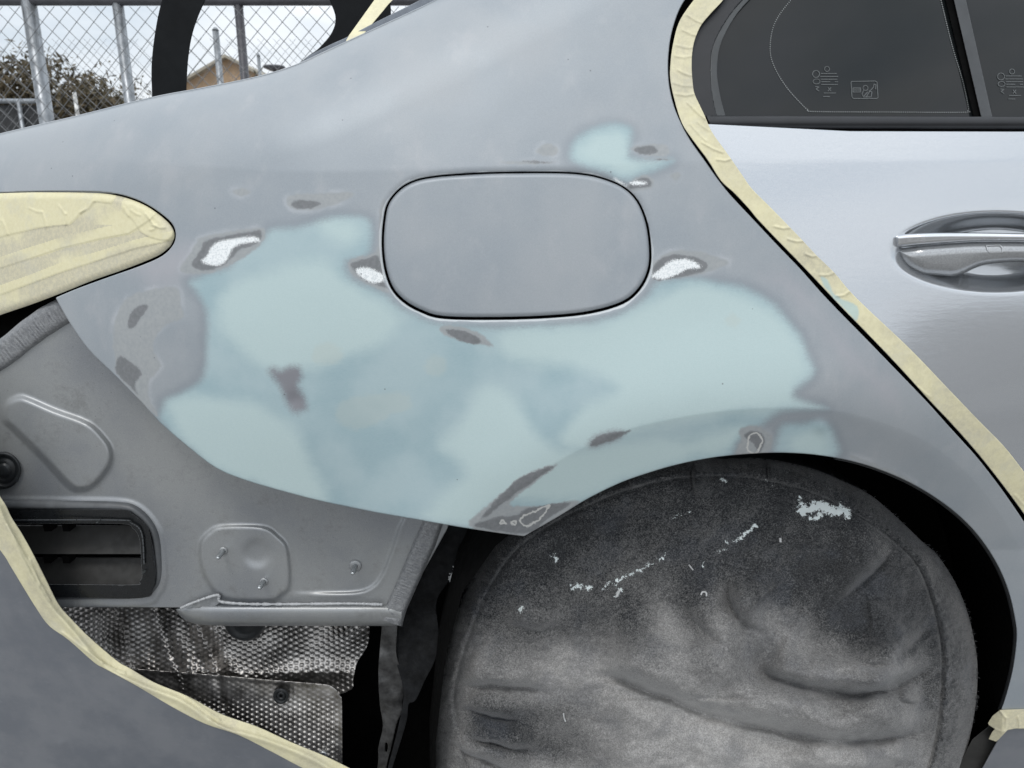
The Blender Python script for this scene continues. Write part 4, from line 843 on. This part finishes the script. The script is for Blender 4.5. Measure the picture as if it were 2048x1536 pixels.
# ================================================================== BACKGROUND
print('background')
gm = simple('pale_asphalt', (.25, .245, .238), .9, vs=3, var=.25, bump=.4, bs=60, bd=.01)
gv = [(-400, -400, 0), (400, -400, 0), (400, 600, 0), (-400, 600, 0)]
tag(link('ground', gv, [(0, 1, 2, 3)], gm, None, False), kind='structure')
M_GALV = simple('galvanised_steel', (.30, .32, .34), .38, metal=.6, vs=25, var=.25)
M_GALVD = simple('dark_post_paint', (.10, .10, .11), .45, metal=.4, vs=25)
M_WIRE = simple('galvanised_wire', (.20, .205, .21), .5, metal=.3)
def worldx(u, v, y): return float(P(u, v, y)[0])
def fence(y, h, posts, name_label, pitch, wire, x0=-3.6, x1=2.2, rail=True):
    f = empty('chain_link_fence', (0, y, 0), name_label, 'fence', None)
    for x, r, m, *hh in posts:
        t = hh[0] if hh else h
        mb = MB(); mb.tube([(x, y+.035, -.02), (x, y+.035, t+.03)], r, 14); mb.tube([(x, y+.035, t+.03), (x, y+.035, t+.05)], [r*1.15, r*.4], 14); mb.build('post', m, f)
    if rail: mb = MB(); mb.tube([(x0, y+.03, h), (x1, y+.03, h)], .021, 10); mb.build('top_rail', M_GALVD, f)
    mb = MB(); H = h-.03; n = int((x1-x0+H)/pitch)+2
    for k in range(n):
        for sgn in (1, -1):
            xs = x0+k*pitch-(H if sgn > 0 else 0); a = (xs, .03); b = (xs+sgn*H*1.0*(.95), H) if sgn > 0 else (xs-H*.95, H)
            # clip to the fence length
            (xa, za), (xb, zb) = a, b
            lo, hi = 0., 1.
            for X, s in ((x0, 1), (x1, -1)):
                fa, fb_ = (xa-X)*s, (xb-X)*s
                if fa < 0 and fb_ < 0: lo = 2; break
                if fa < 0: lo = max(lo, fa/(fa-fb_))
                if fb_ < 0: hi = min(hi, fa/(fa-fb_))
            if lo >= hi: continue
            q = lambda t: (xa+(xb-xa)*t, za+(zb-za)*t)
            m = 40; pts = []
            for i in range(m+1):
                t = lo+(hi-lo)*i/m; x, z = q(t); pts.append((x, y+(wire*.9*sgn*math.cos(i*math.pi)), z))
            mb.tube([pts[0]]+pts[1::2]+[pts[-1]], wire, 4, False)
    mb.build('wire_mesh', M_WIRE, f, False); return f
y1 = 3.3; hz = .90+math.tan(math.atan(766/F)-PITCH)*y1
fence(y1, hz+.01, [(worldx(75, 120, y1+.035), .029, M_GALV), (worldx(247, 100, y1+.035), .022, M_GALV), (worldx(483, 80, y1+.035), .018, M_GALVD), (1.6, .029, M_GALV), (-3.5, .029, M_GALV)],
      'near galvanised chain link fence with thick leaning-looking posts just behind the car', .070, .00145)
y2 = 5.6
fence(y2, .90+math.tan(math.atan((768-68)/F)-PITCH)*y2, [(worldx(433, 120, y2), .022, M_GALV), (worldx(479, 120, y2), .014, M_GALV, float(P(479,98,y2)[2])), (worldx(516, 140, y2), .012, M_GALV, float(P(516,120,y2)[2])), (-4.0, .022, M_GALV), (2.0, .022, M_GALV)],
      'farther chain link fence with thin pale posts, seen through the near one', .11, .0011, -4.6, 3.0, False)
# white marker stake
q0 = P(152, 185, 4.6); mb = MB(); mb.tube([(q0[0], 4.6, 0), (q0[0]-.01, 4.6, q0[2])], .011, 8); tag(mb.build('marker_stake', simple('peeling_white', (.6, .6, .58), .7, var=.5, vs=40), None), 'thin peeling white stake in front of the brown brush', 'stake')
# dark screened fence at the far left
sx0, sx1 = -9.5, worldx(86, 210, 7.0); sz = float(P(40, 203, 7.0)[2]); fr = empty('privacy_fence', (sx0, 7.0, 0), 'low fence with black privacy mesh and grey rail below the brush', 'fence')
mb = MB(); mb.box((sx0, 7.0, .05), (sx1, 7.02, sz-.03)); mb.build('mesh_screen', simple('black_mesh', (.035, .036, .038), .8, vs=20, var=.3, bump=.6, bs=80, bd=.01), fr, False)
mb = MB(); mb.tube([(sx0, 6.98, sz), (sx1, 6.98, sz)], .022, 8); mb.build('top_rail', M_GALV, fr)
for x in (sx1, worldx(44, 220, 7.0), sx1-2.2, sx1-4.4):
    mb = MB(); mb.tube([(x, 6.97, 0), (x, 6.97, sz+.01)], .02, 8); mb.build('post', M_GALV, fr)
# house
hy = 34.; hxp = worldx(455, 115, hy); zp = float(P(455, 117, hy)[2]); hw = 3.4; ze = zp-hw*.52
hs = empty('house', (hxp, hy, 0), 'tan stucco house gable end beyond the fences', 'house')
mb = MB(); mb.add([(hxp-hw, hy, 0), (hxp+hw, hy, 0), (hxp+hw, hy, ze), (hxp, hy, zp), (hxp-hw, hy, ze), (hxp-hw, hy+9, 0), (hxp+hw, hy+9, 0), (hxp+hw, hy+9, ze), (hxp, hy+9, zp), (hxp-hw, hy+9, ze)],
  [(0,1,2,3,4),(9,8,7,6,5),(1,6,7,2),(0,4,9,5)]); mb.build('wall', simple('tan_stucco', (.44, .31, .20), .9, vs=2, bump=.5, bs=30, bd=.02), hs, False)
mb = MB(); ov = .35
for s in (-1, 1):
    xe = hxp+s*(hw+ov); zz = zp-(hw+ov)*.52
    mb.add([(hxp, hy-ov, zp+.12), (xe, hy-ov, zz+.12), (xe, hy+9+ov, zz+.12), (hxp, hy+9+ov, zp+.12), (hxp, hy-ov, zp+.002), (xe, hy-ov, zz+.002), (xe, hy+9+ov, zz+.002), (hxp, hy+9+ov, zp+.002)], [(0,1,2,3),(7,6,5,4),(0,4,5,1),(1,5,6,2),(2,6,7,3)])
mb.build('roof', simple('tan_trim_roof', (.36, .33, .27), .8, vs=3), hs, False)
mb = MB(); mb.box((hxp-1.0, hy-.03, 1.1), (hxp+.6, hy+.02, 2.3)); mb.build('window', M_GLASS, hs, False)
# low dark roof
ly = 40.; rz = float(P(240, 196, ly)[2]); rx0, rx1 = worldx(185, 200, ly), worldx(420, 200, ly); lh = empty('low_house', (rx0, ly, 0), 'low dark-roofed building behind the brown brush', 'house')
mb = MB(); mb.box((rx0, ly, 0), (rx1, ly+8, rz-.9)); mb.build('wall', simple('grey_siding', (.2, .2, .2), .8, vs=3), lh, False)
mb = MB(); mb.add([(rx0-.4, ly-.4, rz-.95), (rx1+.4, ly-.4, rz-.95), (rx1-1, ly+4, rz), (rx0+1.4, ly+4, rz), (rx0-.4, ly+8.4, rz-.95), (rx1+.4, ly+8.4, rz-.95)], [(0,1,2,3),(3,2,5,4),(0,3,4),(1,5,2),(0,4,5,1)]); mb.build('roof', simple('dark_shingle', (.06, .062, .07), .9, vs=4, bump=.6, bs=12, bd=.05), lh, False)
# area lamp on a mast
yl = 30.; lx = worldx(548, 132, yl); lz = float(P(548, 132, yl)[2]); lp = empty('lamp_post', (lx, yl, 0), 'distant post with a small flat dish-shaped lamp head', 'lamp post')
mb = MB(); mb.tube([(lx, yl, 0), (lx, yl, lz-.1)], .06, 8); mb.build('pole', M_GALVD, lp)
mb = MB(); mb.tube([(lx, yl, lz-.18), (lx, yl, lz-.06), (lx, yl, lz), (lx, yl, lz+.04)], [.12, .42, .40, .1], 16); mb.build('lamp_head', M_GALVD, lp)
# trees and brush
def leafmat(name, a, b, c):
    m = NT(name); g = m.n('ShaderNodeObjectInfo'); n = m.noise(2.2, 4, .7); n2 = m.noise(40, 2, .5)
    m.set(Base_Color=m.mix(m.rng(n2, .3, .7), m.mix(m.rng(n, .35, .65), a, b), c), Roughness=.75); return m.m
LM1 = leafmat('dry_brown_leaves', (.085, .06, .03), (.055, .05, .022), (.12, .09, .05)); LM2 = leafmat('olive_leaves', (.04, .038, .018), (.06, .055, .024), (.085, .072, .038))
BARK = simple('grey_bark', (.10, .085, .07), .9, vs=30, bump=.7, bs=60, bd=.01)
def tree(x, y, h, wd, n, lm, label, cat='bush', group=None, ls=.05, name='bush'):
    t = empty(name, (x, y, 0), label, cat, group); tr = MB(); cr_ = MB(); tips = []
    for k in range(26):
        a = random.uniform(0, 2*math.pi); rr = random.random()**.6*wd; tip = Vector((x+rr*math.cos(a), y+rr*math.sin(a)*.7, h*(1-.55*(rr/wd)**2)*random.uniform(.62, 1.0))); b0 = Vector((x+random.uniform(-.12, .12), y, 0))
        mid = b0.lerp(tip, .5)+Vector((random.uniform(-.15, .15), 0, .15)); tr.tube([b0, mid, tip], [.035, .018, .004], 5, False); tips.append((b0, mid, tip))
        for _ in range(7):
            s = mid.lerp(tip, random.random()); e = s+Vector((random.uniform(-.35, .35), random.uniform(-.3, .3), random.uniform(.05, .45))); tr.tube([s, e], [.006, .002], 3, False); tips.append((s, s.lerp(e, .5), e))
    tr.build('trunk', BARK, t)
    for k in range(n):
        b0, mid, tip = random.choice(tips); c = mid.lerp(tip, random.random()**.7)+Vector([random.gauss(0, .10) for _ in range(3)])
        if c.z < .05: continue
        d = Vector([random.gauss(0, 1) for _ in range(3)]).normalized(); e = d.cross(Vector([random.gauss(0, 1) for _ in range(3)])).normalized(); s = ls*random.uniform(.5, 1.2)
        cr_.add([c-d*s, c+e*s*.35, c+d*s, c-e*s*.35], [(0, 1, 2, 3)])
    cr_.build('crown', lm, t, False); return t
def ztop(u, v, y): return float(P(u, v, y)[2])
for u, v, y, wd, lm, lab in ((20, 88, 10, 1.15, LM1, 'tall twiggy brown bush at the far left behind the fence'), (110, 118, 11, 1.0, LM1, 'brown bush between the two thick fence posts'), (180, 150, 12, .9, LM2, 'olive bush right of the leftmost post'), (235, 178, 13, .7, LM1, 'small thin brown bush beside the low dark roof'),
                             (-120, 90, 10.5, 1.3, LM2, 'wide olive bush beyond the left frame edge'), (-330, 110, 11, 1.4, LM1, 'second brown bush beyond the left frame edge')):
    tree(worldx(u, v, y), y, ztop(u, v, y), wd*1.35, 16000, lm, lab, 'bush', 'bushes behind the fence', .055)
tree(worldx(500, 130, 22), 22, ztop(500, 112, 22), 1.0, 3500, LM2, 'small dark tree growing at the right end of the tan house', 'tree', None, .09, 'tree')
